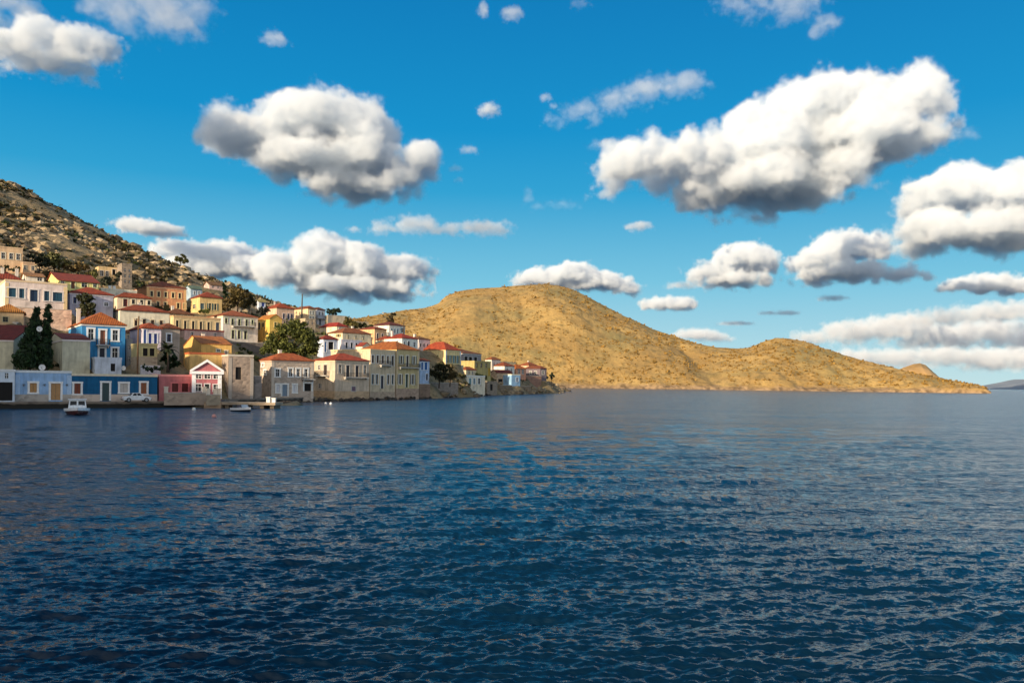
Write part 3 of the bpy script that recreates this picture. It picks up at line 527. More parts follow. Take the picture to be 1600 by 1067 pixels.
house('little white house with a red roof right of the stone cottage', 788, 586, 572, 804, 52, Y=328, D=6, ridge=566, wall=(232, 222, 208), rt=(170, 66, 44), front=[('w', [793, 799], 2, 576, 581)], frame=None, found=6)
house('low cream house with a red roof tucked behind the small white flat-roofed house', 728, 590, 578, 744, 54, Y=278, Lx=717, ridge=572.5, wall=(230, 208, 168), rt=(176, 70, 48), front=[('w', [733, 738.5], 2, 580, 585)], frame=None, found=5)
house('weathered brown stone house on the shore below the mauve-grey house', 818, 603, 591, 836, 46, Y=345, Lx=806, ridge=586, masonry=True, name='stone_house', wall=(160, 132, 110), rt=(140, 70, 52), front=[('w', [824, 830], 2.2, 594, 599)], frame=None, found=5)
house('small peach house behind the orange-red roof near the point', 826, 582, 571, 841, 50, Y=375, D=6, ridge=566, wall=(226, 178, 140), rt=(186, 80, 50), front=[('w', [831, 836], 2, 574, 579)], frame=None, found=6)
house('grey stone shed at the water right of the small white flat-roofed house', 761, 612, 597, 777, 52, Y=282, D=5, roof='flat', masonry=True, name='stone_house', wall=(150, 136, 120), front=[('o', [768], 4, 600, 610)], frame=None, found=8)
# ---------------------------------------------------------------- terrain
QO, QX = LAST['pale blue single storey quay house with tan shutters and a tall tan door']
QN = Vector((-QX.y, QX.x, 0))                       # inland
def qpt(s, n, z=0.0): p = QO+QX*s+QN*n; return Vector((p.x, p.y, z))
ctrl = list(GROUND)
def C_(px, py, Y): p = at(px, py, Y); ctrl.append((p.x, p.y, p.z))
def G_(px, Y, z): x = ray(px, 598).x*Y; ctrl.append((x, Y, z))
for px, py, Y in ((-420, 90, 330), (-250, 165, 318), (-120, 226, 308), (0, 283, 300), (30, 296, 300), (60, 311, 300), (90, 326, 300), (120, 344, 300), (160, 364, 298), (200, 384, 295), (230, 396, 292),
                  (262, 410, 290), (290, 424, 286), (320, 434, 283), (350, 443, 282), (400, 466, 284), (450, 482, 290), (500, 494, 296), (545, 501, 300), (600, 512, 308), (650, 530, 315), (700, 550, 325), (760, 568, 345), (815, 583, 372), (850, 592, 385)):
    p = at(px, py, Y); ctrl.append((p.x, p.y, p.z)); ctrl.append((p.x*1.25-12, Y+85, max(-3, p.z*0.72-6))); ctrl.append((p.x*1.5-20, Y+170, max(-5, p.z*0.4-8)))
for px, py, Y in ((0, 345, 240), (60, 362, 243), (110, 385, 243), (160, 400, 245), (30, 318, 272), (100, 352, 272), (160, 380, 272), (220, 410, 262), (262, 428, 258), (-100, 330, 238), (-60, 380, 205), (-140, 440, 170), (-120, 520, 138)): C_(px, py, Y)
for s in range(-60, 50, 8): p = qpt(s, -2.5); ctrl.append((p.x, p.y, 0.2)); p = qpt(s, -9); ctrl.append((p.x, p.y, -4)); p = qpt(s, -25); ctrl.append((p.x, p.y, -7)); p = qpt(s, 1); ctrl.append((p.x, p.y, 0.5))
for px, Y in ((360, 142), (400, 150), (430, 158), (470, 166), (500, 174), (540, 179), (575, 187), (600, 195), (640, 207), (665, 214), (700, 232), (725, 257), (757, 266)):
    G_(px, Y+1.5, 0.2); G_(px+6, Y-5, -2.5); G_(px+30, Y-22, -6)
for px, Y, z in ((775, 298, 0.8), (800, 306, 1.0), (820, 330, 1.2), (840, 350, 1.6), (855, 375, 1.5), (870, 405, 1.0), (878, 430, 0.6)): G_(px, Y, z); G_(px+10, Y-12, -2.2); G_(px+40, Y-30, -6)
for px, Y, z in ((862, 400, 4.0), (872, 430, 3.0), (882, 455, 1.4), (890, 470, -1), (900, 440, -3), (860, 470, -2), (880, 520, -4), (820, 480, -3), (700, 480, -4)): G_(px, Y, z)
P = np.array(ctrl); XY, Z = P[:, :2], P[:, 2]
Kd = np.linalg.norm(XY[:, None]-XY[None], axis=2); n_ = len(P)
A = np.zeros((n_+3, n_+3)); A[:n_, :n_] = -Kd - np.eye(n_)*0.35; A[:n_, n_] = 1; A[:n_, n_+1:] = XY/100; A[n_, :n_] = 1; A[n_+1:, :n_] = XY.T/100
sol = np.linalg.solve(A, np.concatenate([Z, [0, 0, 0]]))
S_DIR = np.array((to_sun.x, to_sun.y))/math.hypot(to_sun.x, to_sun.y)
def ground(pts):
    pts = np.atleast_2d(np.asarray(pts, float)); out_ = np.empty(len(pts))
    for i in range(0, len(pts), 4000):
        q = pts[i:i+4000]; d = np.linalg.norm(q[:, None]-XY[None], axis=2)
        out_[i:i+4000] = -d@sol[:n_] + sol[n_] + (q/100)@sol[n_+1:]
    t = pts@S_DIR; q = pts@np.array((S_DIR[1], -S_DIR[0])); q = np.where(True, -q, q) if False else q
    qq = pts[:, 0]*S_DIR[1]-pts[:, 1]*S_DIR[0]            # across the sun's direction
    qq = np.abs(qq)
    crest = np.interp(qq, [0, 60, 110, 128, 136, 144, 150, 163, 182, 210, 300], SHADE_H)
    prof = np.clip(1-np.abs(t-165)/100, -0.1, 1)
    prof = np.where(t > 165, np.clip(1-(t-165)/140, -0.1, 1), prof)
    far = np.where((pts[:, 0] < -95), crest*prof-2, -9)
    return np.maximum(out_, far)
SHADE_H = [50, 62, 72, 75, 82, 79, 82, 77, 66, 54, 50]  # crest heights of an unseen ridge added to shade the waterfront
def gz(x, y): return float(ground([(x, y)])[0])
nx, ny = 300, 340; gx = np.linspace(-480, 75, nx); gy = np.linspace(-240, 560, ny)
XX, YY = np.meshgrid(gx, gy); zz = ground(np.stack([XX.ravel(), YY.ravel()], 1))
verts = []
for x, y, z in zip(XX.ravel(), YY.ravel(), zz):
    if z > -2:
        wild = min(1, max(0, (z-22)/25)) if y > 170 else (0.3 if x < -110 else 0)
        if y > 330 and z < 12: wild = 0.25
        p = Vector((x, y, 0))
        z += (noise.fractal(p*0.035, 0.9, 2.1, 5)*2.2 + (abs(noise.noise(p*0.12))-0.25)*2.2)*wild + noise.noise(p*0.15)*0.15
    verts.append((x, y, z))
faces = [(j*nx+i, j*nx+i+1, (j+1)*nx+i+1, (j+1)*nx+i) for j in range(ny-1) for i in range(nx-1)]
me = bpy.data.meshes.new('hillside'); me.from_pydata(verts, [], faces)
for p in me.polygons: p.use_smooth = True
hill = bpy.data.objects.new('hillside', me); col.objects.link(hill); tag(hill, kind='structure')
def ground_mat(name, a, b, c, s1=0.09, s2=0.5, bump=0.8, bd=0.6, s3=2.4):
    m, t, bs = newmat(name); N, L = t.nodes.new, t.links.new
    tc = N('ShaderNodeTexCoord')
    def nz(s, d=8, r=0.6):
        n = N('ShaderNodeTexNoise'); n.inputs['Scale'].default_value = s; n.inputs['Detail'].default_value = d; n.inputs['Roughness'].default_value = r; L(tc.outputs['Object'], n.inputs['Vector']); return n.outputs[0]
    n1, n2, n3 = nz(s1), nz(s2), nz(s3, 3)
    def mix(f, x, y, lo, hi):
        mr = N('ShaderNodeMapRange'); mr.inputs[1].default_value = lo; mr.inputs[2].default_value = hi; L(f, mr.inputs[0])
        k = N('ShaderNodeMix'); k.data_type = 'RGBA'; L(mr.outputs[0], k.inputs[0])
        for v, s in ((x, k.inputs[6]), (y, k.inputs[7])):
            if isinstance(v, tuple): s.default_value = (*v, 1)
            else: L(v, s)
        return k.outputs[2]
    c1 = mix(n1, a, b, 0.38, 0.62); c2 = mix(n2, c1, c, 0.52, 0.66); dk = tuple(v*0.35 for v in a)
    c4 = mix(n3, c2, dk, 0.58, 0.72)
    L(c4, bs.inputs['Base Color']); bs.inputs['Roughness'].default_value = 0.95
    bp = N('ShaderNodeBump'); bp.inputs['Strength'].default_value = bump; bp.inputs['Distance'].default_value = bd; L(n2, bp.inputs['Height']); L(bp.outputs[0], bs.inputs['Normal'])
    return m
me.materials.append(ground_mat('dry_hillside', (0.20, 0.145, 0.07), (0.30, 0.22, 0.12), (0.065, 0.065, 0.03)))
# ---------------------------------------------------------------- quay
quay = MB()
front = [qpt(s, -5.3) for s in (-70, 0, 30)] + [at(px, 598, Y) for px, Y in ((345, 127), (352, 140), (400, 147), (430, 154), (470, 163), (492, 172))]
bk = [qpt(s, 3.0) for s in (-70, 0, 30)] + [at(px, 598, Y) for px, Y in ((345, 142), (352, 149), (398, 156), (424, 163), (462, 172), (484, 182))]
QZ = 0.88
tp = [(p.x, p.y, QZ) for p in front]; bt = [(p.x, p.y, -3) for p in front]; bb = [(p.x, p.y, QZ) for p in bk]
for i in range(len(front)-1):
    quay.face([tp[i], tp[i+1], bb[i+1], bb[i]]); quay.face([bt[i], bt[i+1], tp[i+1], tp[i]])
    a, b = Vector(tp[i]), Vector(tp[i+1]); d = (b-a).normalized(); n = Vector((d.y, -d.x, 0))
    k = [a-n*0.6, b-n*0.6, b+n*0.12, a+n*0.12]               # coping stones along the edge
    quay.face([(p.x, p.y, QZ+0.1) for p in (k[3], k[2], k[1], k[0])]); quay.face([(k[3].x, k[3].y, QZ-0.2), (k[2].x, k[2].y, QZ-0.2), (k[2].x, k[2].y, QZ+0.1), (k[3].x, k[3].y, QZ+0.1)])
    quay.face([(k[1].x, k[1].y, QZ), (k[0].x, k[0].y, QZ), (k[0].x, k[0].y, QZ+0.1), (k[1].x, k[1].y, QZ+0.1)])
def shade_band(m, z0, z1):                                        # shade of the quay front painted as a dark band above the water
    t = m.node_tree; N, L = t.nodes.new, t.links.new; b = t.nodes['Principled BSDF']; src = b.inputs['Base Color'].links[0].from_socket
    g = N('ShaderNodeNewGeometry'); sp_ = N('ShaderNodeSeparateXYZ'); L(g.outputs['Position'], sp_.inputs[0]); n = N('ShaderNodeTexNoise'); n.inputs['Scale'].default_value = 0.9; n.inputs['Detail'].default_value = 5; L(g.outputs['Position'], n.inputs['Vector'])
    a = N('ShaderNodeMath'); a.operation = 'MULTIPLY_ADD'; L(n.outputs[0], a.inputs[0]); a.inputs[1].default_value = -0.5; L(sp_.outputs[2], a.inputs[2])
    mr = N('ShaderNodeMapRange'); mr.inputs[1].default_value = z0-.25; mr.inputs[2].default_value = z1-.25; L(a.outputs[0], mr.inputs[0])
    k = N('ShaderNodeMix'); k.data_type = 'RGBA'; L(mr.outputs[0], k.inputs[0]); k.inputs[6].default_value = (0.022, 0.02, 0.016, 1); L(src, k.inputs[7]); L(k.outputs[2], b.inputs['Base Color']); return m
tag(quay.build('quay', shade_band(stone((132, 119, 106), (76, 68, 62), 0.9), 0.55, 0.75)), kind='structure')
# ---------------------------------------------------------------- headland across the bay
ridge = [(470, 505, 900), (560, 497, 960), (600, 490, 1000), (640, 484, 1040), (668, 480, 1060), (684, 474, 1070), (695, 463, 1080), (712, 455, 1085), (740, 451, 1090), (775, 449, 1090), (815, 446, 1090), (850, 444, 1090), (872, 447, 1085), (890, 451, 1080),
         (912, 461, 1070), (935, 473, 1060), (960, 486, 1050), (990, 500, 1040), (1020, 514, 1030), (1060, 527, 1015), (1090, 537, 1005), (1120, 543, 995), (1150, 545, 985), (1172, 543, 975), (1190, 535, 970), (1212, 528, 965), (1235, 529, 960), (1255, 532, 950),
         (1285, 543, 930), (1320, 555, 910), (1360, 566, 890), (1400, 575, 870), (1440, 585, 850), (1470, 591, 832), (1500, 597, 815), (1525, 600, 800), (1540, 606, 790), (1550, 613, 782)]
rp = np.array(ridge, float)
pxs = np.linspace(470, 1549, 620); NV = 64
hv = []
for px in pxs:
    ry = np.interp(px, rp[:, 0], rp[:, 1]); rY = np.interp(px, rp[:, 0], rp[:, 2]); sY = np.interp(px, [470, 900, 1250, 1549], [760, 800, 800, 776])
    top = at(px, ry, rY); zr = max(top.z, 0.5); dx = ray(px, 600).x
    for j in range(NV):
        u = j/(NV-14)                                        # 0 shore, 1 ridge, beyond: the far side
        if u <= 1:
            Yj = sY-4+(rY-sY+4)*u; cl = min(3.8+1.2*noise.noise(Vector((px*0.05, 1, 0))), zr*0.8)
            z = -2 + (cl+2)*min(1, u/0.035) if u < 0.035 else cl+(zr-cl)*((u-0.035)/0.965)**(0.92)*(1+0.10*math.sin(math.pi*u))
        else: w_ = u-1; Yj = rY+(rY-sY)*w_*2.2; z = zr*(1-3.2*w_*w_-0.4*w_)
        x = dx*Yj; p = Vector((x, Yj, 0))
        amp = min(1, zr/25)*(min(1, u/0.1) if u < 0.9 else max(0.12, (1-u)*8) if u < 1 else 0.3)
        z += (noise.fractal(p*0.012, 0.9, 2.1, 4)*3.2 - (0.35-abs(noise.noise(Vector((x*0.011, Yj*0.004, 7.7)))))*13.0*min(1, max(0, (1-u)*3)) + noise.fractal(p*0.07, 0.8, 2.1, 4)*1.6)*amp
        if u < 0.12: z += (noise.noise(p*0.2)*1.3+noise.noise(p*0.06)*1.6)*min(1, u/0.02)*min(1, zr/8)
        hv.append((x, Yj, z))
n_px = len(pxs)
hf = [(i*NV+j, (i+1)*NV+j, (i+1)*NV+j+1, i*NV+j+1) for i in range(n_px-1) for j in range(NV-1)]
me = bpy.data.meshes.new('headland'); me.from_pydata(hv, [], hf)
for p in me.polygons: p.use_smooth = True
head = bpy.data.objects.new('headland', me); col.objects.link(head); tag(head, kind='structure')
def headland_mat():
    m, t, bs = newmat('golden_scrubland'); N, L = t.nodes.new, t.links.new
    tc = N('ShaderNodeTexCoord'); geo = N('ShaderNodeSeparateXYZ'); L(tc.outputs['Object'], geo.inputs[0])
    def nz(s, d=8, r=0.6):
        n = N('ShaderNodeTexNoise'); n.inputs['Scale'].default_value = s; n.inputs['Detail'].default_value = d; n.inputs['Roughness'].default_value = r; L(tc.outputs['Object'], n.inputs['Vector']); return n.outputs[0]
    def mix(f, x, y, lo, hi):
        mr = N('ShaderNodeMapRange'); mr.inputs[1].default_value = lo; mr.inputs[2].default_value = hi; L(f, mr.inputs[0])
        k = N('ShaderNodeMix'); k.data_type = 'RGBA'; L(mr.outputs[0], k.inputs[0])
        for v, s in ((x, k.inputs[6]), (y, k.inputs[7])):
            if isinstance(v, tuple): s.default_value = (*v, 1)
            else: L(v, s)
        return k.outputs[2]
    c = mix(nz(0.02), (0.34, 0.21, 0.066), (0.45, 0.295, 0.10), 0.4, 0.6)
    c = mix(nz(0.012, 5), c, (0.235, 0.185, 0.07), 0.5, 0.66)
    c = mix(nz(0.09), c, (0.20, 0.14, 0.048), 0.5, 0.68)
    c = mix(nz(0.45, 4), c, (0.17, 0.12, 0.04), 0.56, 0.72)
    c = mix(nz(0.8, 3), c, (0.46, 0.33, 0.16), 0.62, 0.74)
    zz_ = N('ShaderNodeMath'); zz_.operation = 'MULTIPLY_ADD'; L(nz(0.06, 6), zz_.inputs[0]); zz_.inputs[1].default_value = -9.0; L(geo.outputs[2], zz_.inputs[2])
    shore = mix(nz(0.18, 6), (0.13, 0.085, 0.045), (0.36, 0.24, 0.13), 0.4, 0.6)
    c = mix(zz_.outputs[0], shore, c, -2.6, 1.2)
    L(c, bs.inputs['Base Color']); bs.inputs['Roughness'].default_value = 0.95
    bp = N('ShaderNodeBump'); bp.inputs['Strength'].default_value = 0.9; bp.inputs['Distance'].default_value = 1.2; L(nz(0.25), bp.inputs['Height']); L(bp.outputs[0], bs.inputs['Normal'])
    return m
me.materials.append(headland_mat())
# small rock peak just behind the point, and the island far off
def bump_land(name, pts, Y, depth, mat):
    b = MB(); n = len(pts)
    rows = []
    for px, py in pts:
        p = at(px, py, Y); x = p.x; zt = p.z
        rows.append([(x*0.985, Y-depth, -1.5), (x*0.99, Y-depth*0.55, zt*0.45), (x, Y, zt), (x*1.01, Y+depth*0.6, zt*0.4), (x*1.02, Y+depth, -1.5)])
    for r0, r1 in zip(rows, rows[1:]):
        for k in range(4): b.face([r0[k], r1[k], r1[k+1], r0[k+1]])
    return tag(b.build(name, mat, smooth=True), kind='structure')
fine = []
for i in range(70):
    px = 1385+i*1.45; y = np.interp(px, [1385, 1402, 1415, 1428, 1437, 1446, 1455, 1466, 1487], [584, 578, 573, 568.5, 567.5, 570, 578, 588, 602]); fine.append((px, y+noise.noise(Vector((px*0.3, 0, 0)))*0.7))
bump_land('rock_peak', fine, 1010, 60, noisy('ochre_rock', (0.44, 0.26, 0.09), (0.58, 0.36, 0.15), 0.09, 0.95, 8, 0.35, 0.65, 1.0, bdist=2.0))
isl = []
for i in range(90):
    px = 1500+i*5; y = np.interp(px, [1500, 1540, 1565, 1580, 1610, 1680, 1800, 1950], [606.5, 602, 597, 594, 592, 588, 585, 600])+noise.fractal(Vector((px*0.03, 3, 0)), 1, 2, 4)*2; isl.append((px, y))
bump_land('distant_island', isl, 9000, 900, noisy('far_slopes', (0.16, 0.20, 0.26), (0.24, 0.27, 0.32), 0.004, 0.95))  # blue haze of distance painted into the slope colour
# ---------------------------------------------------------------- sea
def wave_field(seed, n, lmin, lmax, wind, spread, steep):
    r = np.random.RandomState(seed); lam = np.exp(r.uniform(math.log(lmin), math.log(lmax), n)); th = wind + r.normal(0, spread, n); ph = r.uniform(0, 2*math.pi, n)
    k = 2*math.pi/lam; a = steep*lam/(2*math.pi)*r.uniform(0.6, 1.2, n)/math.sqrt(n)
    return k*np.cos(th), k*np.sin(th), ph, a
wf = [wave_field(3, 72, 0.14, 0.32, R(-74), 0.55, 0.44), wave_field(5, 50, 0.32, 0.80, R(-78), 0.45, 0.30), wave_field(8, 30, 0.80, 3.2, R(-82), 0.38, 0.14), wave_field(9, 8, 4, 9, R(-80), 0.3, 0.04)]
rr = [5.5]
while rr[-1] < 330: rr.append(rr[-1]+max(0.033, rr[-1]**2/(CAMH*800)*0.75))
rr = np.array(rr+[400, 520, 700, 1000, 1500]); aa = np.linspace(R(-47), R(47), 860)
RR, AA = np.meshgrid(rr, aa, indexing='ij'); WX, WY = RR*np.sin(AA), RR*np.cos(AA); WZ = np.zeros_like(WX)
gust = np.zeros_like(WX)
for i, (lam, th) in enumerate(((38, 0.3), (61, 1.7), (27, 2.4), (90, 0.9))): gust += np.sin(2*math.pi/lam*(WX*math.cos(th)+WY*math.sin(th))+i*1.7)
gust = np.clip(1+0.17*gust, 0.35, 1.7)
for (kx, ky, ph, a) in wf:
    lam_ = 2*math.pi/np.hypot(kx, ky)
    for i in range(len(kx)):
        step = np.maximum(0.033, RR**2/(CAMH*800)*0.75); fade = np.clip(lam_[i]/(step*1.1)-0.5, 0, 1)
        s = np.sin(kx[i]*WX+ky[i]*WY+ph[i]); WZ += a[i]*gust*fade*(s+0.08*(1-2*np.abs(s)))
WZ *= np.clip((1500-RR)/900, 0, 1)
vv = np.stack([WX.ravel(), WY.ravel(), WZ.ravel()], 1); na, nr = len(aa), len(rr)
idx = (np.arange(nr-1)[:, None]*na+np.arange(na-1)[None]); ff = np.stack([idx, idx+1, idx+na+1, idx+na], 2).reshape(-1, 4)[:, ::-1]
me = bpy.data.meshes.new('sea'); me.vertices.add(len(vv)); me.vertices.foreach_set('co', vv.ravel()); me.loops.add(ff.size); me.loops.foreach_set('vertex_index', ff.ravel().astype('i'))
me.polygons.add(len(ff)); me.polygons.foreach_set('loop_start', np.arange(0, ff.size, 4, dtype='i')); me.update(calc_edges=True); me.polygons.foreach_set('use_smooth', np.ones(len(ff), bool))
sea = bpy.data.objects.new('sea', me); col.objects.link(sea); tag(sea, kind='structure')
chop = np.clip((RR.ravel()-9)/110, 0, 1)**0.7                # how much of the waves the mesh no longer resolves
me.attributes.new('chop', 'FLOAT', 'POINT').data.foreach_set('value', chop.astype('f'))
def sea_mat(name, attr):
    m, t, bs = newmat(name); N, L = t.nodes.new, t.links.new
    bs.inputs['IOR'].default_value = 1.333
    if attr: a = N('ShaderNodeAttribute'); a.attribute_name = 'chop'; f = a.outputs['Fac']
    else: a = N('ShaderNodeValue'); a.outputs[0].default_value = 1.0; f = a.outputs[0]
    def span(lo, hi):
        k = N('ShaderNodeMapRange'); k.inputs[3].default_value = lo; k.inputs[4].default_value = hi; L(f, k.inputs[0]); return k.outputs[0]
    cm = N('ShaderNodeMix'); cm.data_type = 'RGBA'; L(f, cm.inputs[0]); cm.inputs[6].default_value = (0.0016, 0.0105, 0.025, 1); cm.inputs[7].default_value = (0.007, 0.060, 0.125, 1); L(cm.outputs[2], bs.inputs['Base Color'])   # sky reflection painted in: body colour turns bluer with distance from the camera
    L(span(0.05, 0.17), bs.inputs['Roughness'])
    tc = N('ShaderNodeTexCoord'); mp = N('ShaderNodeMapping'); mp.inputs['Rotation'].default_value = (0, 0, R(10)); mp.inputs['Scale'].default_value = (0.75, 1.4, 1); L(tc.outputs['Object'], mp.inputs['Vector'])
    hs = None
    for s_, d, w_ in ((0.045, 4, 4.5), (0.30, 3, 1.0), (1.3, 4, 0.8), (3.6, 3, 0.2)):
        n = N('ShaderNodeTexNoise'); n.inputs['Scale'].default_value = s_; n.inputs['Detail'].default_value = d; L(mp.outputs[0], n.inputs['Vector'])
        k = N('ShaderNodeMath'); k.operation = 'MULTIPLY'; L(n.outputs[0], k.inputs[0]); k.inputs[1].default_value = w_
        if hs is None: hs = k.outputs[0]
        else:
            a_ = N('ShaderNodeMath'); L(hs, a_.inputs[0]); L(k.outputs[0], a_.inputs[1]); hs = a_.outputs[0]
    bp = N('ShaderNodeBump'); bp.inputs['Strength'].default_value = 1.0; L(span(0.08, 0.52), bp.inputs['Distance']); L(hs, bp.inputs['Height']); L(bp.outputs[0], bs.inputs['Normal'])
    return m
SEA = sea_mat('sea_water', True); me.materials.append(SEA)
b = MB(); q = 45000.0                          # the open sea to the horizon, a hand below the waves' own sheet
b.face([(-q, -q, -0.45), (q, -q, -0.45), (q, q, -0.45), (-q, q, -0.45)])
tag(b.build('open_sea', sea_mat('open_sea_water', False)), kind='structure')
# ---------------------------------------------------------------- trees and shrubs
def leaf_mat(c1, c2):
    k = 'leaves_%d_%d_%d' % c2
    if k in MATS: return MATS[k]
    m, t, b = newmat(k); N, L = t.nodes.new, t.links.new
    g = N('ShaderNodeNewGeometry'); r = N('ShaderNodeValToRGB'); r.color_ramp.elements[0].color = (*lin(c1), 1); r.color_ramp.elements[1].color = (*lin(c2), 1)
    L(g.outputs['Random Per Island'], r.inputs[0]); L(r.outputs[0], b.inputs['Base Color']); b.inputs['Roughness'].default_value = 0.7
    tr = N('ShaderNodeBsdfTranslucent'); L(r.outputs[0], tr.inputs[0]); mx = N('ShaderNodeMixShader'); mx.inputs[0].default_value = 0.25
    L(b.outputs[0], mx.inputs[1]); L(tr.outputs[0], mx.inputs[2]); L(mx.outputs[0], t.nodes['Material Output'].inputs[0])
    MATS[k] = m; return m
BARK = noisy('bark', (0.05, 0.035, 0.025), (0.11, 0.08, 0.055), 6.0, 0.95)
PINE = leaf_mat((44, 56, 22), (112, 116, 48)); OLIVE = leaf_mat((52, 58, 30), (120, 118, 64)); CYP = leaf_mat((14, 34, 14), (44, 72, 30)); DRY = leaf_mat((70, 60, 36), (130, 108, 60))
def leaves(mb, c, r, n, s, rnd, up=0.0, tall=1.0):
    """N leaf sprays of size S in the ellipsoid C, R, gathered in clumps towards its skin"""
    cl = []
    for i in range(max(4, n//38)):
        a = rnd.uniform(0, 2*math.pi); e = math.asin(rnd.uniform(-0.75, 1)); q = rnd.uniform(0.45, 0.98)
        cl.append(Vector((math.cos(a)*math.cos(e)*r[0], math.sin(a)*math.cos(e)*r[1], math.sin(e)*r[2]))*q)
    cr = min(r)*0.36
    for i in range(n):
        p = Vector(c)+rnd.choice(cl)+Vector((rnd.gauss(0, cr*.55), rnd.gauss(0, cr*.55), rnd.gauss(0, cr*.45*tall)))
        u = Vector((rnd.gauss(0, 1), rnd.gauss(0, 1), rnd.gauss(0, 1))).normalized(); u.z *= (1-up); u.normalize()
        v = u.orthogonal(); v.rotate(Matrix.Rotation(rnd.uniform(0, 6.28), 3, u)); w_ = u.cross(v); k = s*rnd.uniform(0.6, 1.25)
        if up and rnd.random() < up: v, w_ = Vector((0, 0, 1)), Vector((u.x, u.y, 0)).normalized() if abs(u.x)+abs(u.y) > 0.01 else Vector((1, 0, 0))
        mb.face([p-v*k*tall, p+w_*k*0.6, p+v*k*tall, p-w_*k*0.6])
def tree(label, foot, blobs, Y, mat, seed, dens=1.0, s=None, name='tree', cat='tree', group=None, deep=0.9, up=0.0, tall=1.0, footz=None):
    """foot (px, py) and crown blobs (px, py, rx, ry), all at distance Y"""
    rnd = random.Random(seed); k = Y/F; s = s or max(0.26, 1.15*k)
    f = at(foot[0], foot[1], Y)
    if footz is not None: f.z = footz
    root = empty(name, f); tag(root, label, cat, group)
    cs = [(at(x, y, Y)-f, (rx*k, (rx+ry)*0.5*k*deep, ry*k)) for x, y, rx, ry in blobs]
    t = MB(); h = sum(c.z for c, r in cs)/len(cs); tr = max(0.06, min(0.35, h*0.045))
    t.tube([(0, 0, -0.8), (0.03*h, 0.02*h, h*0.3), (0.0, 0.0, h*0.62)], [tr*1.25, tr, tr*0.7])
    for c, r in cs: t.tube([(0, 0, h*0.3), tuple(Vector((0, 0, h*0.45)).lerp(c, 0.5)), tuple(c)], [tr*0.7, tr*0.42, tr*0.15], 5)
    t.build('trunk', BARK, root, smooth=True)
    m = MB()
    for c, r in cs:
        area = (r[0]*r[2]+r[0]*r[1]+r[1]*r[2]); n = int(min(5200, max(120, dens*area*4.2/(s*s*1.2))))
        leaves(m, c, r, n, s, rnd, up, tall)
    m.build('crown', mat, root); return root
tree('tall dark cypress, broader and left of the pair between the church halls', (44, 581), [(57, 489, 4, 10), (56, 504, 7, 13), (53, 522, 10, 15), (47, 541, 14, 16), (44, 561, 17, 16)], 126.5, CYP, 1, 3.2, s=0.2, up=0.55, tall=1.5, name='cypress', group='cypresses by the church')
tree('slim dark cypress, right of the pair between the church halls', (70, 581), [(75.5, 484, 3, 9), (75, 500, 4.5, 13), (73, 521, 6, 15), (70, 545, 9, 17), (68, 565, 10, 14)], 127.5, CYP, 2, 3.6, s=0.2, up=0.55, tall=1.5, name='cypress', group='cypresses by the church')
tree('round dark green tree in front of the lilac-grey house', (133, 497), [(133, 470, 12, 12), (127, 481, 10, 11), (140, 482, 12, 11), (134, 488, 15, 8)], 155, leaf_mat((30, 42, 20), (74, 74, 36)), 3, 1.3)
HG = 'trees on the upper slope'
tree('dark green tree beside the upper tan house', (61, 423), [(58, 403, 13, 7), (66, 409, 12, 10), (50, 402, 8, 5)], 201, leaf_mat((24, 34, 24), (60, 66, 40)), 4, group=HG)
tree('broad olive green tree above the pale yellow-green house', (84, 427), [(78, 408, 14, 13), (92, 412, 13, 11), (86, 401, 9, 7)], 204, OLIVE, 5, group=HG)
tree('low brownish tree right of the broad olive green tree', (114, 428), [(110, 416, 13, 8), (122, 419, 11, 8), (133, 420, 8, 7)], 206, DRY, 6, group=HG)
tree('small dark tree in front of the ruined golden house', (147, 438), [(144, 424, 6, 8), (150, 430, 5, 7)], 200, OLIVE, 7, group=HG)
tree('dark shrubby tree under the ruined grey stone house', (172, 450), [(162, 441, 10, 7), (176, 440, 12, 8), (184, 430, 5, 9)], 204, leaf_mat((40, 48, 36), (88, 92, 66)), 8, group=HG)
tree('lone olive green tree on the crest of the rocky hill', (282, 416), [(279, 405, 7, 5), (286, 403, 6, 6), (290, 409, 5, 5)], 284, OLIVE, 9, 1.4, group='trees on the crest')
tree('thin dark cypress on the crest beside the brownish trees', (351, 470), [(351, 444, 2, 8), (351, 455, 2.8, 9), (351.5, 465, 3, 6)], 240, CYP, 10, 2.0, up=0.5, tall=1.4, name='cypress')
tree('tall brownish green tree, peak of the grove above the gallery house', (371, 486), [(371, 455, 9, 9), (378, 463, 10, 10), (364, 466, 9, 9), (372, 474, 12, 8)], 232, leaf_mat((62, 56, 30), (124, 106, 52)), 11, group='grove above the gallery house')
tree('lower brown tree at the left of the grove above the gallery house', (354, 487), [(353, 473, 8, 9), (358, 479, 8, 7), (349, 480, 6, 6)], 229, DRY, 12, group='grove above the gallery house')
tree('dark tree at the right of the grove above the gallery house', (389, 487), [(389, 468, 8, 10), (393, 475, 7, 8), (385, 478, 8, 6)], 236, leaf_mat((50, 48, 28), (100, 90, 48)), 13, group='grove above the gallery house')
tree('bright green bush between the gold house and the cream six-window house', (320, 494), [(316, 487, 7, 4.5), (325, 486, 6, 5)], 199, PINE, 14, name='bush', cat='bush')
tree('dark spreading tree below the hut on the crest', (411, 496), [(406, 487, 9, 6), (417, 488, 9, 6), (412, 482, 6, 4)], 226, leaf_mat((18, 24, 24), (48, 52, 40)), 15)
tree('large pine filling the gap between the gallery house and the red-roofed stone house', (456, 566), [(431, 535, 18, 16), (452, 518, 20, 17), (475, 526, 18, 17), (466, 508, 13, 9), (487, 537, 11, 17), (420, 548, 16, 9), (448, 545, 24, 13), (478, 548, 17, 10)], 184, PINE, 16, 1.5)
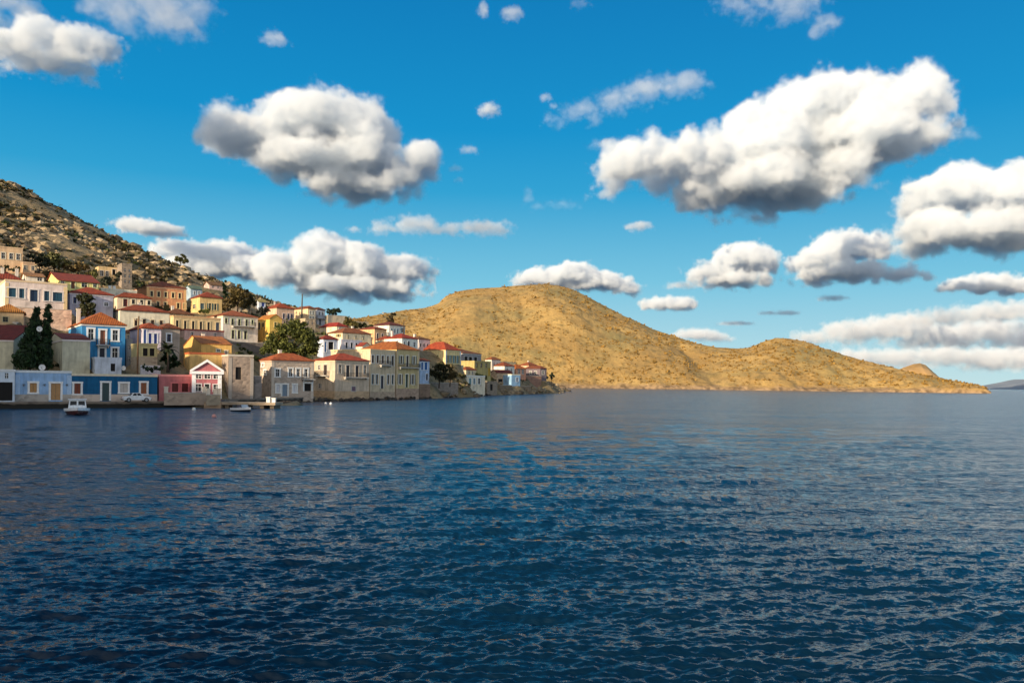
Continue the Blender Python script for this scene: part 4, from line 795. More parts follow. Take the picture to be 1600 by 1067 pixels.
tree('dark tree on the crest right of the mast', (523, 497), [(518, 487, 7, 5), (527, 485, 7, 5), (523, 490, 9, 4)], 270, leaf_mat((26, 40, 30), (60, 74, 44)), 17, 1.4, group='trees on the crest')
tree('olive brown tree behind the bright red hip roof', (546, 520), [(545, 503, 7, 8), (552, 509, 9, 6), (541, 510, 6, 6)], 258, leaf_mat((58, 58, 28), (118, 108, 54)), 18, 1.3)
tree('low dark green tree behind the long cream house', (571, 518), [(564, 509, 10, 5), (577, 510, 8, 4), (555, 511, 7, 4)], 262, leaf_mat((24, 34, 18), (70, 76, 36)), 19, 1.3)
tree('small dark tree on the roofline against the golden headland', (610, 512), [(608, 497, 5, 5), (614, 493, 4, 5), (610, 502, 5, 4)], 276, leaf_mat((38, 36, 22), (76, 64, 34)), 20, 1.3)
tree('dense dark garden tree below the cream pyramid-roofed house', (686, 602), [(680, 578, 9, 10), (690, 573, 8, 7), (684, 588, 11, 9), (693, 585, 8, 9)], 222, leaf_mat((22, 30, 16), (66, 66, 34)), 21, 1.4)
tree('browner garden tree beside the dense dark garden tree', (703, 600), [(701, 577, 8, 8), (708, 584, 7, 9), (702, 589, 9, 8)], 224, leaf_mat((64, 58, 36), (118, 104, 66)), 22, 1.2)
tree('small dark bush at the last house before the rocky point', (862, 596), [(858, 589, 6, 3.5), (863, 586, 3, 4)], 372, leaf_mat((24, 36, 28), (52, 66, 42)), 23, 1.4, name='bush', cat='bush')
tree('small yellow-green bush below the narrow olive-yellow house', (752, 598), [(748, 588, 7, 5), (757, 590, 6, 4)], 270, PINE, 24, name='bush', cat='bush')
tree('leafy dark shrub at the foot of the palm', (264, 580), [(262, 566, 12, 9), (272, 570, 10, 9), (266, 556, 9, 8)], 143, CYP, 25, 1.3, name='bush', cat='bush')
# hedge below the upper tan house, bushes on the quay house roofs
def hedge(label, a, b, Y, h, mat, seed, yaw):
    p, q = at(*a, Y), None; d = ray(*b); n = Vector((-math.sin(R(yaw)), math.cos(R(yaw)), 0)); k = n.dot(p)/(n.x*d.x+n.y*d.y); q = Vector((d.x*k, d.y*k, p.z))
    o = MB(); rnd = random.Random(seed); Ln = (q-p).length; mtx = int(Ln/0.7)
    for i in range(mtx): leaves(o, (p-p)+(q-p)*((i+.5)/mtx)+Vector((0, 0, h*0.45)), (0.7, 0.6, h*0.6), 55, 0.22, rnd)
    ob = o.build('hedge', mat); ob.location = p; tag(ob, label, 'hedge'); return ob
hedge('dark clipped hedge in front of the upper tan house', (-25, 421), (34, 421), 187, 1.5, leaf_mat((20, 30, 14), (60, 70, 30)), 31, 36)
hedge('dark green hedge on the terrace behind the deep blue quay house', (222, 580), (252, 580), 133, 0.9, leaf_mat((16, 34, 20), (44, 66, 36)), 32, 37)
# palm
pr = empty('palm', at(262, 578, 140)); tag(pr, 'dark ragged palm in front of the grey-brown house', 'palm')
t = MB(); t.tube([(0, 0, -0.5), (0.08, 0, 1.6), (-0.05, 0, 3.6)], [0.24, 0.18, 0.16], 8); t.build('trunk', BARK, pr, smooth=True)
rnd = random.Random(5); fr = MB()
for i in range(34):
    a = i*2.4; e = rnd.uniform(-0.1, 1.2); ln = rnd.uniform(1.5, 2.2); d = Vector((math.cos(a)*math.cos(e), math.sin(a)*math.cos(e), math.sin(e))); pv = Vector((-0.05, 0, 3.6))
    for j in range(7):
        nx_ = pv+d*ln/7; sd = Vector((-math.sin(a), math.cos(a), 0)); w_ = 0.34*math.sin(math.pi*(j+0.8)/8)
        for sg in (-1, 1): fr.face([tuple(pv), tuple(nx_), tuple(nx_+sd*sg*w_-Vector((0, 0, 0.25*w_))), tuple(pv+sd*sg*w_*0.8-Vector((0, 0, 0.3*w_)))])
        pv = nx_; d = (d+Vector((0, 0, -0.20))).normalized()
fr.build('frond_crown', leaf_mat((22, 32, 20), (58, 70, 40)), pr)
# ---------------------------------------------------------------- walls and terraces
def wall_thing(label, a, b, top, base, Y, yaw, mat, th_=0.5, down=2.5, posts=0, group=None):
    th = R(yaw); X = Vector((math.cos(th), math.sin(th), 0)); B = Vector((-X.y, X.x, 0)); O = at(a, base, Y); H = at(a, top, Y).z-O.z
    d = ray(b, (top+base)/2); k = B.dot(O)/(B.x*d.x+B.y*d.y); Ln = (Vector((d.x*k, d.y*k, 0))-Vector((O.x, O.y, 0))).dot(X)
    root = empty('garden_wall', O, th); tag(root, label, 'wall', group); m = MB(); m.box(0, Ln, 0, th_, -down, H); m.build('wall', mat, root)
    c = MB(); c.box(-0.05, Ln+0.05, -0.05, th_+0.05, H+0.003, H+0.1); c.build('coping', stucco((206, 196, 182)), root)
    for i in range(posts):
        x = Ln*i/max(1, posts-1)-(0.5 if i == posts-1 else 0); p = MB(); p.box(x, x+0.5, -0.04, th_+0.04, H+0.104, H+0.9); p.box(x-0.06, x+0.56, -0.1, th_+0.1, H+0.904, H+1.0); p.build('post', stucco((222, 206, 186)), root)
    return root
wall_thing('long pinkish terrace wall under the cream villa', 8, 112, 479, 494, 147, 38, stone((226, 194, 170)))
wall_thing('grey retaining wall below the gallery house', 358, 414, 534, 552, 186, 40, stone((120, 110, 104)), down=5)
wall_thing('tall grey wall between the roofless block and the stone house', 397, 409, 588, 624, 150, 34, stone((150, 140, 134)))
wall_thing('pale retaining wall under the cream pyramid-roofed house', 664, 724, 569, 600, 236, 55, stone((206, 186, 150)), down=5)
wall_thing('stepped stone wall between the garden trees and the small white house', 699, 713, 590, 618, 240, 54, stone((158, 140, 122)), down=5)
wall_thing('rubble sea wall along the rocks towards the point', 800, 830, 603, 615, 322, 48, stone((140, 122, 102)), down=4)
wall_thing('grey sea wall under the garden trees', 671, 716, 598, 617, 226, 54, stone((150, 136, 124)), down=5)
wall_thing('brown sea wall in front of the olive-beige house', 655, 672, 600, 618, 210, 54, stone((140, 116, 98)), down=5)
wall_thing('low stone terrace wall in front of the low pink house', 257, 322, 614, 628, 122, 37, stone((176, 156, 138)), 0.4, 0.5, posts=2)
wall_thing('low stone terrace wall in front of the temple-fronted house', 323, 345, 617, 628, 122.5, 37, stone((168, 152, 130)), 0.4, 0.5, posts=3)
wall_thing('pale terrace wall on the slope under the dark crest tree', 512, 541, 492, 500, 258, 44, stucco((232, 208, 172)))
wall_thing('pale field wall behind the houses near the point', 762, 806, 564.5, 570, 330, 50, stucco((222, 196, 140)))
wall_thing('white-washed low wall at the foot of the olive-framed shop', 220, 251, 571, 579, 135, 37, stucco((224, 224, 226)), 0.35)
wall_thing('brown stone wall below the mauve-grey house', 815, 846, 587, 600, 344, 40, stone((150, 116, 100)), down=4)
wall_thing('rough stone sea wall below the stone cottage', 760, 800, 602, 615, 296, 52, stone((128, 114, 96)), down=4)
wall_thing('sunlit white terrace parapet on the hillside below the grove', 362, 378, 468, 473, 233, 40, stucco((236, 210, 180)), 0.3)
wall_thing('pale stone field wall between the long cream house and the peach house', 552, 576, 502, 507, 264, 46, stucco((232, 200, 150)))
# ---------------------------------------------------------------- pier, boats, car and small things on the waterfront
pr = empty('pier', at(346, 630, 124)); tag(pr, 'low concrete pier reaching out beside the small dark motorboat', 'pier')
L0 = pr.location; m = MB(); wdt = 84*124/F
m.box(0, wdt, 0, 4.2, 0.55-L0.z, 0.95-L0.z); m.build('deck', stone((168, 150, 128), (110, 98, 84), 0.7), pr)
for x in (0.4, wdt*0.36, wdt*0.7, wdt-0.9):
    m = MB(); m.box(x, x+0.6, 0.35, 3.9, -3-L0.z, 0.546-L0.z); m.build('support', stone((120, 106, 90)), pr)
m = MB(); m.box(-2.6, -0.004, -0.3, 4.0, -3-L0.z, 0.93-L0.z); m.build('abutment', stone((170, 144, 118)), pr)
for i, (x, h, lb) in enumerate(((wdt-1.35, 0.75, 'white mooring block on the pier end, left of two'), (wdt-0.5, 0.6, 'white mooring block at the very tip of the pier'))):
    r = empty('mooring_block', (L0.x+x, L0.y+1.0, 0.95)); tag(r, lb, 'mooring block', 'white mooring blocks on the pier')
    m = MB(); m.box(-0.28, 0.28, -0.25, 0.25, 0, h); m.build('block', WHITE, r); m = MB(); m.box(-0.34, 0.34, -0.31, 0.31, h+0.003, h+0.12); m.build('cap', WHITE, r)
def loft(mb, secs, cap=True):
    for a, b in zip(secs, secs[1:]):
        for i in range(len(a)-1): mb.face([a[i], b[i], b[i+1], a[i+1]])
    if cap: mb.face(list(secs[0])[::-1]); mb.face(list(secs[-1]))
def hull_secs(Ln, B, fb, draft, n=11, sheer=0.35):
    out_ = []
    for i in range(n):
        t = i/(n-1); x = -Ln/2+Ln*t; w_ = B/2*(0.86+0.14*math.sin(math.pi*min(1, t*1.4)))*(1-max(0, (t-0.55)/0.45)**2.2)+0.015
        z1 = fb*(1+sheer*t*t); k = max(0, (t-0.75)/0.25); zb = -draft*(1-k)+k*fb*0.45
        out_.append([(x, -w_, z1), (x, -w_*0.93, z1*0.4+zb*.1), (x, -w_*0.62, zb*0.75), (x, 0, zb), (x, w_*0.62, zb*0.75), (x, w_*0.93, z1*0.4+zb*.1), (x, w_, z1)])
    return out_
def boat(label, px, py, Y, head, Ln, B, hullc, deckc, cabin=True, name='motorboat', cat='boat'):
    p = at(px, py, Y); root = empty(name, (p.x, p.y, 0.02), head); tag(root, label, cat)
    fb = 0.62*Ln/5.2; S = hull_secs(Ln, B, fb, 0.3)
    h = MB(); loft(h, S); hu = h.build('hull', paint(hullc, 0.3), root, merge=True)
    st = MB(); up = [[(s[0][0], s[0][1]*1.03, s[0][2]-0.30), (s[0][0], s[0][1]*1.05, s[0][2]+0.03)] for s in S]; loft(st, up, False)
    dn = [[(s[-1][0], s[-1][1]*1.05, s[-1][2]+0.03), (s[-1][0], s[-1][1]*1.03, s[-1][2]-0.30)] for s in S]; loft(st, dn, False); st.build('rubbing_strake', paint(deckc, 0.35), hu)
    d = MB()
    for a, b in zip(S, S[1:]): d.face([(a[0][0], a[0][1]*0.98, a[0][2]-0.02), (b[0][0], b[0][1]*0.98, b[0][2]-0.02), (b[-1][0], b[-1][1]*0.98, b[-1][2]-0.02), (a[-1][0], a[-1][1]*0.98, a[-1][2]-0.02)])
    d.build('deck', paint(deckc, 0.4), root)
    if cabin:
        c = MB(); z0 = fb+0.03; cw = B*0.36; x0, x1 = -Ln*0.12, Ln*0.2; ch = 1.12
        A = [(x0, -cw, z0), (x1+0.25, -cw, z0), (x1+0.25, cw, z0), (x0, cw, z0)]; T = [(x0+.05, -cw*.88, z0+ch), (x1-0.1, -cw*.88, z0+ch), (x1-0.1, cw*.88, z0+ch), (x0+.05, cw*.88, z0+ch)]
        for i in range(4): c.face([A[i], A[(i+1) % 4], T[(i+1) % 4], T[i]])
        c.face(T); c.face(A[::-1]); ca = c.build('cabin', paint(deckc, 0.4), root)
        r = MB(); r.box(x0-0.1, x1+0.08, -cw-0.03, cw+0.03, z0+ch+0.003, z0+ch+0.07); r.build('cabin_roof', paint(deckc, 0.4), ca)
        f = lambda y, t: (x1+0.25-0.35*t+0.015, y*(1-.12*t), z0+ch*t)
        for y0, y1 in ((-cw*.86, -cw*.1), (cw*.1, cw*.86)):
            g = MB(); g.face([f(y0, .42), f(y1, .42), f(y1, .86), f(y0, .86)]); g.face([tuple(Vector(q)-Vector((0.01, 0, 0))) for q in (f(y0, .86), f(y1, .86), f(y1, .42), f(y0, .42))]); g.build('windscreen', glass(), ca)
        for sg in (-1, 1):
            g = MB(); yy = lambda t: sg*(cw*(1-.12*t)+0.012); q = [(x0+0.25, yy(.45), z0+ch*.45), (x1, yy(.45), z0+ch*.45), (x1-0.12, yy(.85), z0+ch*.85), (x0+0.25, yy(.85), z0+ch*.85)]
            g.face(q if sg < 0 else q[::-1]); g.build('side_window', glass(), ca)
        ra = MB(); pts = [(Ln*0.30, -B*.3, fb*1.05), (Ln*0.42, -B*.17, fb*1.2+.0), (Ln*0.485, 0, fb*1.3), (Ln*0.42, B*.17, fb*1.2), (Ln*0.30, B*.3, fb*1.05)]
        ra.tube([(x, y, z+0.42) for x, y, z in pts], 0.022, 5)
        for x, y, z in pts: ra.tube([(x, y, z-0.05), (x, y, z+0.42)], 0.018, 5)
        ra.build('bow_rail', paint((210, 212, 216), 0.3), root)
    else:
        s = MB(); s.box(-Ln*.1, Ln*.08, -B*.4, B*.4, fb*0.95, fb*1.02); s.build('seat', paint((196, 180, 156)), root)
        g = MB(); g.face([(Ln*.2, -B*.36, fb*1.05), (Ln*.2, B*.36, fb*1.05), (Ln*.1, B*.3, fb+0.5), (Ln*.1, -B*.3, fb+0.5)]); g.face([(Ln*.19, -B*.36, fb*1.05), (Ln*.09, -B*.3, fb+0.5), (Ln*.09, B*.3, fb+0.5), (Ln*.19, B*.36, fb*1.05)]); g.build('windscreen', paint((170, 184, 196), 0.1), root)
    e = MB(); e.box(-Ln/2-0.38, -Ln/2-0.02, -0.17, 0.17, fb*0.55, fb+0.42); e.box(-Ln/2-0.28, -Ln/2-0.14, -0.06, 0.06, -0.4, fb*0.546); e.build('outboard_motor', paint((52, 52, 56), 0.35), root)
    return root
boat('white cabin motorboat with a dark red bottom moored off the pale blue quay house', 120.5, 646.5, 97, R(-60), 5.4, 2.7, (74, 36, 36), (232, 236, 240))
boat('small dark open motorboat with white deck edges beside the pier', 379, 643, 112, R(-38), 3.9, 1.6, (34, 36, 44), (222, 224, 228), cabin=False)
# car on the quay
cp = at(213, 628, 121); cr = empty('parked_car', (cp.x, cp.y, QZ+0.01), R(37)); tag(cr, 'small white saloon car parked on the quay before the deep blue house', 'car')
prof = [(-1.95, .32), (-1.98, .62), (-1.86, .80), (-1.02, .88), (-.55, 1.36), (.42, 1.38), (.95, .92), (1.72, .84), (1.96, .66), (1.96, .32)]
b = MB()
def ring(y, k): return [(x, y, .32+(z-.32)*k if z > 1 else z) for x, z in prof]
lower = [(-1.95, .32), (-1.98, .62), (-1.86, .80), (-1.02, .88), (.95, .92), (1.72, .84), (1.96, .66), (1.96, .32)]
loft(b, [[(x*.97, y, z) for x, z in lower] if abs(y) > .7 else [(x, y, z) for x, z in lower] for y in (-.8, -.7, .7, .8)])
for i in range(3):
    ys = (-.8, -.7, .7, .8)
bd = b.build('body', paint((230, 232, 234), 0.25), cr, merge=True)
cab = MB(); Ab = [(-1.0, -.72, .885), (.93, -.72, .915), (.93, .72, .915), (-1.0, .72, .885)]; Tb = [(-.55, -.58, 1.36), (.4, -.58, 1.38), (.4, .58, 1.38), (-.55, .58, 1.36)]
for i in range(4): cab.face([Ab[i], Ab[(i+1) % 4], Tb[(i+1) % 4], Tb[i]])
cab.face(Tb); cb = cab.build('cabin', paint((230, 232, 234), 0.25), cr)
def quad_in(a, b, c, d, m0, m1, out_, nm):
    a, b, c, d = map(Vector, (a, b, c, d)); L_ = lambda s, t: (a.lerp(b, s)).lerp(d.lerp(c, s), t); n = (b-a).cross(d-a).normalized()*out_
    g = MB(); g.face([L_(m0[0], m1[0])+n, L_(m0[1], m1[0])+n, L_(m0[1], m1[1])+n, L_(m0[0], m1[1])+n]); return g.build(nm, glass(), cb)
for i in (0, 2):
    quad_in(Ab[i], Ab[(i+1) % 4], Tb[(i+1) % 4], Tb[i], (.12, .47), (.15, .88), .012, 'side_window'); quad_in(Ab[i], Ab[(i+1) % 4], Tb[(i+1) % 4], Tb[i], (.53, .88), (.15, .88), .012, 'side_window')
quad_in(Ab[1], Ab[2], Tb[2], Tb[1], (.08, .92), (.12, .9), .012, 'windscreen'); quad_in(Ab[3], Ab[0], Tb[0], Tb[3], (.08, .92), (.12, .9), .012, 'rear_window')
for x in (-1.2, 1.25):
    for y in (-.74, .74):
        wv = MB(); n_w = 16; o1 = [(x+.33*math.cos(2*math.pi*k/n_w), y-.1, .33+.33*math.sin(2*math.pi*k/n_w)) for k in range(n_w)]; o2 = [(p[0], y+.1, p[2]) for p in o1]
        for k in range(n_w): wv.face([o1[k], o1[(k+1) % n_w], o2[(k+1) % n_w], o2[k]])
        wv.face(o1); wv.face(o2[::-1]); wh = wv.build('wheel', paint((24, 24, 26), 0.8), cr)
        h_ = MB(); yy = y+(-.11 if y < 0 else .11); h_.face([(x+.2*math.cos(2*math.pi*k/12), yy, .33+.2*math.sin(2*math.pi*k/12)) for k in range(12)][::(1 if y < 0 else -1)]); h_.build('rim', paint((150, 152, 156), 0.3), wh)
for y in (-.55, .55):
    l_ = MB(); l_.box(1.9, 1.975, y-.16, y+.16, .6, .74); l_.build('headlight', paint((214, 220, 226), 0.1), cr); l_ = MB(); l_.box(-1.995, -1.93, y-.16, y+.16, .58, .74); l_.build('tail_light', paint((150, 24, 20), 0.2), cr)
for x0, x1 in ((-2.03, -1.9), (1.88, 2.02)):
    l_ = MB(); l_.box(x0, x1, -.76, .76, .3, .46); l_.build('bumper', paint((60, 62, 66), 0.5), cr)
# buoys
def buoy(label, px, py, c, r):
    Y = CAMH/(-ray(px, py).z); p = at(px, py, Y); ro = empty('buoy', (p.x, p.y, 0)); tag(ro, label, 'buoy', 'mooring buoys'); m = MB(); m.ball((0, 0, r*.5), r, 14, 10); m.build('float', paint(c, 0.4), ro, smooth=True)
    m = MB(); m.tube([(0, 0, r*1.4), (0, 0, r*2.0)], r*.15); m.build('ring_post', IRON, ro)
buoy('white mooring buoy off the low pink house', 303, 641, (226, 226, 220), 0.28); buoy('pinkish mooring buoy nearest the camera', 334.5, 652, (214, 150, 140), 0.26)
buoy('white mooring buoy, left of the two off the stone house', 509, 631.5, (230, 230, 230), 0.26); buoy('white mooring buoy, right of the two off the stone house', 517, 631.5, (230, 230, 230), 0.26)
# poles
def pole(label, px, y0, y1, Y, r, c, arm=True, name='utility_pole'):
    p = at(px, y1, Y); h = at(px, y0, Y).z-p.z; ro = empty(name, p); tag(ro, label, 'pole'); m = MB(); m.tube([(0, 0, -2.5), (0, 0, h*.5), (0.04*h*.3, 0, h)], [r*1.2, r, r*.75], 8); m.build('shaft', noisy('pole_wood_%d' % c[0], tuple(v*.7 for v in lin(c)), lin(c), 2.0), ro)
    if arm:
        m = MB(); m.box(-.55, .55, -.05, .05, h-0.7, h-0.6); ca = m.build('crossarm', paint(c), ro)
        for x in (-.45, 0.42): m = MB(); m.tube([(x, 0, h-.597), (x, 0, h-.42)], .04, 6); m.build('insulator', WHITE, ca)
pole('tall brown wooden utility pole rising behind the deep blue quay house', 215, 494, 577, 133, 0.14, (112, 84, 56))
pole('tall grey mast on the crest by the cream block', 471.5, 459, 500, 250, 0.24, (96, 92, 88), False, 'mast')
pole('slim dark post with crossarm left of the peach house on the crest', 401, 458, 492, 247, 0.12, (74, 62, 66))
pole('short dark post on the roofline right of the small dark tree', 631, 501, 510, 268, 0.16, (70, 56, 40), False, 'post')
def dish(label, px, py, Y, r, face):
    p = at(px, py, Y); ro = empty('satellite_dish', p, face); tag(ro, label, 'satellite dish', 'satellite dishes on the roofs'); m = MB(); rings = []
    for j in range(5):
        q = r*j/4; rings.append([(q*math.cos(2*math.pi*k/16), 0.22*r*(q/r)**2*-1-0.02, q*math.sin(2*math.pi*k/16)) for k in range(16)])
    for a, b_ in zip(rings, rings[1:]):
        for k in range(16): m.face([a[k], a[(k+1) % 16], b_[(k+1) % 16], b_[k]])
    m.build('reflector', WHITE, ro); m = MB(); m.tube([(0, 0.02, 0), (0, 0.25, -0.1), (0, 0.25, -r-0.55)], 0.035, 6); m.build('bracket', IRON, ro); m = MB(); m.tube([(0, -0.02, -r*.7), (0, -r*.9, -r*.15)], .02, 5); m.ball((0, -r*.9, -r*.1), .06, 8, 6); m.build('receiver_arm', IRON, ro)
dish('large white satellite dish on the pale blue quay house roof', 66, 574, 119, 0.45, R(20)); dish('white satellite dish on the deep blue quay house roof', 194, 575, 128, 0.38, R(-10)); dish('small white satellite dish in the cypress shade by the church', 62, 514, 124.5, 0.42, R(15))
# wall lamps on the pale blue house
O_, X_ = LAST['pale blue single storey quay house with tan shutters and a tall tan door']; B_ = Vector((-X_.y, X_.x, 0))
for px, lb in ((37, 'wall lamp left of the tan shuttered window'), (69.5, 'wall lamp between the tan shuttered window and the tan door'), (104.5, 'wall lamp right of the tan door')):
    d = ray(px, 602); k = B_.dot(O_)/(B_.x*d.x+B_.y*d.y); p = Vector((d.x*k, d.y*k, CAMH+d.z*k))-B_*0.12
    ro = empty('wall_lamp', p, R(37)); tag(ro, 'grey '+lb, 'wall lamp', 'wall lamps on the pale blue house'); m = MB(); m.box(-.16, .16, -.18, .11, .12, .18); m.build('hood', IRON, ro); m = MB(); m.ball((0, -.04, 0), (.11, .11, .12), 10, 7); m.build('globe', paint((130, 140, 150), .2), ro, smooth=True)
# ---------------------------------------------------------------- boulders and scrub of the rocky hill, the rocks of the point, scrub of the headland
def scatter_rocks(name, pts, sizes, mat, seed, flat=0.75):
    rnd = random.Random(seed); b = MB()
    base_v = [Vector(v).normalized() for v in ((0, 0, 1), (.9, 0, .45), (.28, .85, .45), (-.72, .53, .45), (-.72, -.53, .45), (.28, -.85, .45), (.72, .53, -.45), (-.28, .85, -.45), (-.9, 0, -.45), (-.28, -.85, -.45), (.72, -.53, -.45), (0, 0, -1))]
    fs = [(0,1,2),(0,2,3),(0,3,4),(0,4,5),(0,5,1),(1,6,2),(2,7,3),(3,8,4),(4,9,5),(5,10,1),(6,7,2),(7,8,3),(8,9,4),(9,10,5),(10,6,1),(6,11,7),(7,11,8),(8,11,9),(9,11,10),(10,11,6)]
    for (x, y, z), s in zip(pts, sizes):
        sx, sy, sz = s*rnd.uniform(.7, 1.5), s*rnd.uniform(.7, 1.4), s*flat*rnd.uniform(.6, 1.2); a = rnd.uniform(0, 6.3); ca, sa = math.cos(a), math.sin(a)
        V_ = []
        for v in base_v:
            k = rnd.uniform(.72, 1.18); px, py, pz = v.x*sx*k, v.y*sy*k, v.z*sz*k; V_.append((x+px*ca-py*sa, y+px*sa+py*ca, z+pz))
        i0 = len(b.v); b.v += V_; b.f += [tuple(i0+j for j in f) for f in fs]; b.uv += [[(0, 0)]*3]*20
    return b.build(name, mat)
def rock_mat(name, c1, c2):
    m, t, b = newmat(name); N, L = t.nodes.new, t.links.new
    g = N('ShaderNodeNewGeometry'); r = N('ShaderNodeValToRGB'); r.color_ramp.elements[0].color = (*c1, 1); r.color_ramp.elements[1].color = (*c2, 1); L(g.outputs['Random Per Island'], r.inputs[0])
    tc = N('ShaderNodeTexCoord'); n = N('ShaderNodeTexNoise'); n.inputs['Scale'].default_value = 1.2; n.inputs['Detail'].default_value = 6; L(tc.outputs['Object'], n.inputs['Vector'])
    mr = N('ShaderNodeMapRange'); mr.inputs[1].default_value = .35; mr.inputs[2].default_value = .65; mr.inputs[3].default_value = .6; mr.inputs[4].default_value = 1.1; L(n.outputs[0], mr.inputs[0])
    mx = N('ShaderNodeMix'); mx.data_type = 'RGBA'; mx.blend_type = 'MULTIPLY'; mx.inputs[0].default_value = 1; L(r.outputs[0], mx.inputs[6]); L(mr.outputs[0], mx.inputs[7]); L(mx.outputs[2], b.inputs['Base Color']); b.inputs['Roughness'].default_value = .95
    bp = N('ShaderNodeBump'); bp.inputs['Strength'].default_value = .8; bp.inputs['Distance'].default_value = .3; L(n.outputs[0], bp.inputs['Height']); L(bp.outputs[0], b.inputs['Normal']); return m
rs = np.random.RandomState(4)
def spots(n, y0, y1, px0, px1, test):
    Ys = rs.uniform(y0, y1, n*3); ps = rs.uniform(px0, px1, n*3); xs = np.array([ray(p, 590).x for p in ps])*Ys; z = ground(np.stack([xs, Ys], 1)); out_ = [(x, y, zz_) for x, y, zz_ in zip(xs, Ys, z) if test(x, y, zz_)]; return out_[:n]
hz_ = np.array([(g[0], g[1]) for g in GROUND])
def clear_of_houses(x, y, d=5.0): return np.min((hz_[:, 0]-x)**2+(hz_[:, 1]-y)**2) > d*d
def patchy(x, y, s=0.03, t=0.0): return noise.noise(Vector((x*s, y*s, 4.2)))+0.6*noise.noise(Vector((x*s*3, y*s*3, 1.2))) > t
up = spots(13500, 195, 345, -330, 460, lambda x, y, z: z > 20 and clear_of_houses(x, y, 4.5) and patchy(x, y, .04, -.25))
sz_ = np.exp(rs.normal(math.log(0.44), 0.6, len(up))).clip(.25, 2.3)
tag(scatter_rocks('boulders', [(x, y, z+s*.15) for (x, y, z), s in zip(up, sz_)], sz_, rock_mat('pale_boulder', (0.19, 0.13, 0.07), (0.54, 0.41, 0.25)), 3), kind='stuff')
def scatter_scrub(name, pts, sizes, mat, seed, n=9):
    rnd = random.Random(seed); b = MB()
    for (x, y, z), s in zip(pts, sizes):
        for i in range(n):
            p = Vector((x+rnd.gauss(0, s*.42), y+rnd.gauss(0, s*.42), z+abs(rnd.gauss(0, s*.3)))); u = Vector((rnd.gauss(0, 1), rnd.gauss(0, 1), rnd.gauss(0, 1))).normalized(); v = u.orthogonal(); w_ = u.cross(v); k = s*rnd.uniform(.3, .55)
            i0 = len(b.v); b.v += [tuple(p-v*k), tuple(p+w_*k*.8), tuple(p+v*k), tuple(p-w_*k*.8)]; b.f.append((i0, i0+1, i0+2, i0+3)); b.uv.append([(0, 0)]*4)
    return tag(b.build(name, mat), kind='stuff')
sp_ = spots(4500, 195, 345, -330, 470, lambda x, y, z: z > 18 and clear_of_houses(x, y, 5.5) and not patchy(x, y, .04, .22))
scatter_scrub('scrub', sp_, np.exp(rs.normal(math.log(.7), .45, len(sp_))).clip(.35, 2.0), leaf_mat((40, 36, 20), (104, 92, 52)), 6, 12)
vg = spots(750, 125, 300, -40, 760, lambda x, y, z: 3 < z and clear_of_houses(x, y, 3.2) and patchy(x, y, .08, .1))
scatter_scrub('garden_scrub', vg, rs.uniform(.5, 1.3, len(vg)), leaf_mat((30, 40, 20), (84, 92, 44)), 8, 16)
vs_ = spots(420, 222, 350, 690, 830, lambda x, y, z: 0.8 < z < 14 and clear_of_houses(x, y, 2.4) and patchy(x, y, .09, -.15))
scatter_scrub('shore_scrub', vs_, rs.uniform(.5, 1.3, len(vs_)), leaf_mat((40, 42, 24), (104, 98, 56)), 18, 16)
pt_ = spots(700, 225, 470, 690, 892, lambda x, y, z: -0.9 < z < 4.5 and clear_of_houses(x, y, 4))
sz_ = np.exp(rs.normal(math.log(.8), .45, len(pt_))).clip(.35, 2.0)
tag(scatter_rocks('shore_rocks', [(x, y, z+s*.2) for (x, y, z), s in zip(pt_, sz_)], sz_, rock_mat('shore_rock', (0.10, 0.075, 0.05), (0.34, 0.26, 0.16)), 5), kind='stuff')
bk_ = []
for px, Y in [(rs.uniform(395, 520), 0) for i in range(90)]:
    p = at(px, 598, np.interp(px, [395, 430, 470, 500, 520], [146, 152, 161, 171, 174])-rs.uniform(0, 1.6)); bk_.append((p.x, p.y, rs.uniform(-.3, .3)))
for i in range(260):
    px = rs.uniform(500, 800); Y = np.interp(px, [500, 540, 575, 600, 640, 665, 700, 725, 757, 775, 800], [173, 178, 185, 193, 205, 213, 230, 256, 265, 297, 305])-rs.uniform(0, 2.5); p = at(px, 598, Y); bk_.append((p.x, p.y, rs.uniform(-.35, .35)))
tag(scatter_rocks('quay_foot_rocks', bk_, rs.uniform(.3, .8, len(bk_)), rock_mat('wet_rock', (0.03, 0.025, 0.02), (0.12, 0.09, 0.065)), 9), kind='stuff')
hd = np.array(hv).reshape(n_px, NV, 3); hp = []
for i in range(9000):
    a, b_ = rs.uniform(0, n_px-1.01), rs.uniform(2.2, NV-13); i0, j0 = int(a), int(b_); fa, fb_ = a-i0, b_-j0
    p = (hd[i0, j0]*(1-fa)+hd[i0+1, j0]*fa)*(1-fb_)+(hd[i0, j0+1]*(1-fa)+hd[i0+1, j0+1]*fa)*fb_
    if p[2] > 4 and rs.rand() < (hd[i0, :, 2].max()/100)**0.9+0.08 and patchy(p[0], p[1], .012, -.35): hp.append(tuple(p))
scatter_scrub('headland_scrub', hp, np.exp(rs.normal(math.log(1.05), .4, len(hp))).clip(.5, 3.2), leaf_mat((124, 98, 44), (176, 138, 66)), 11, 7)
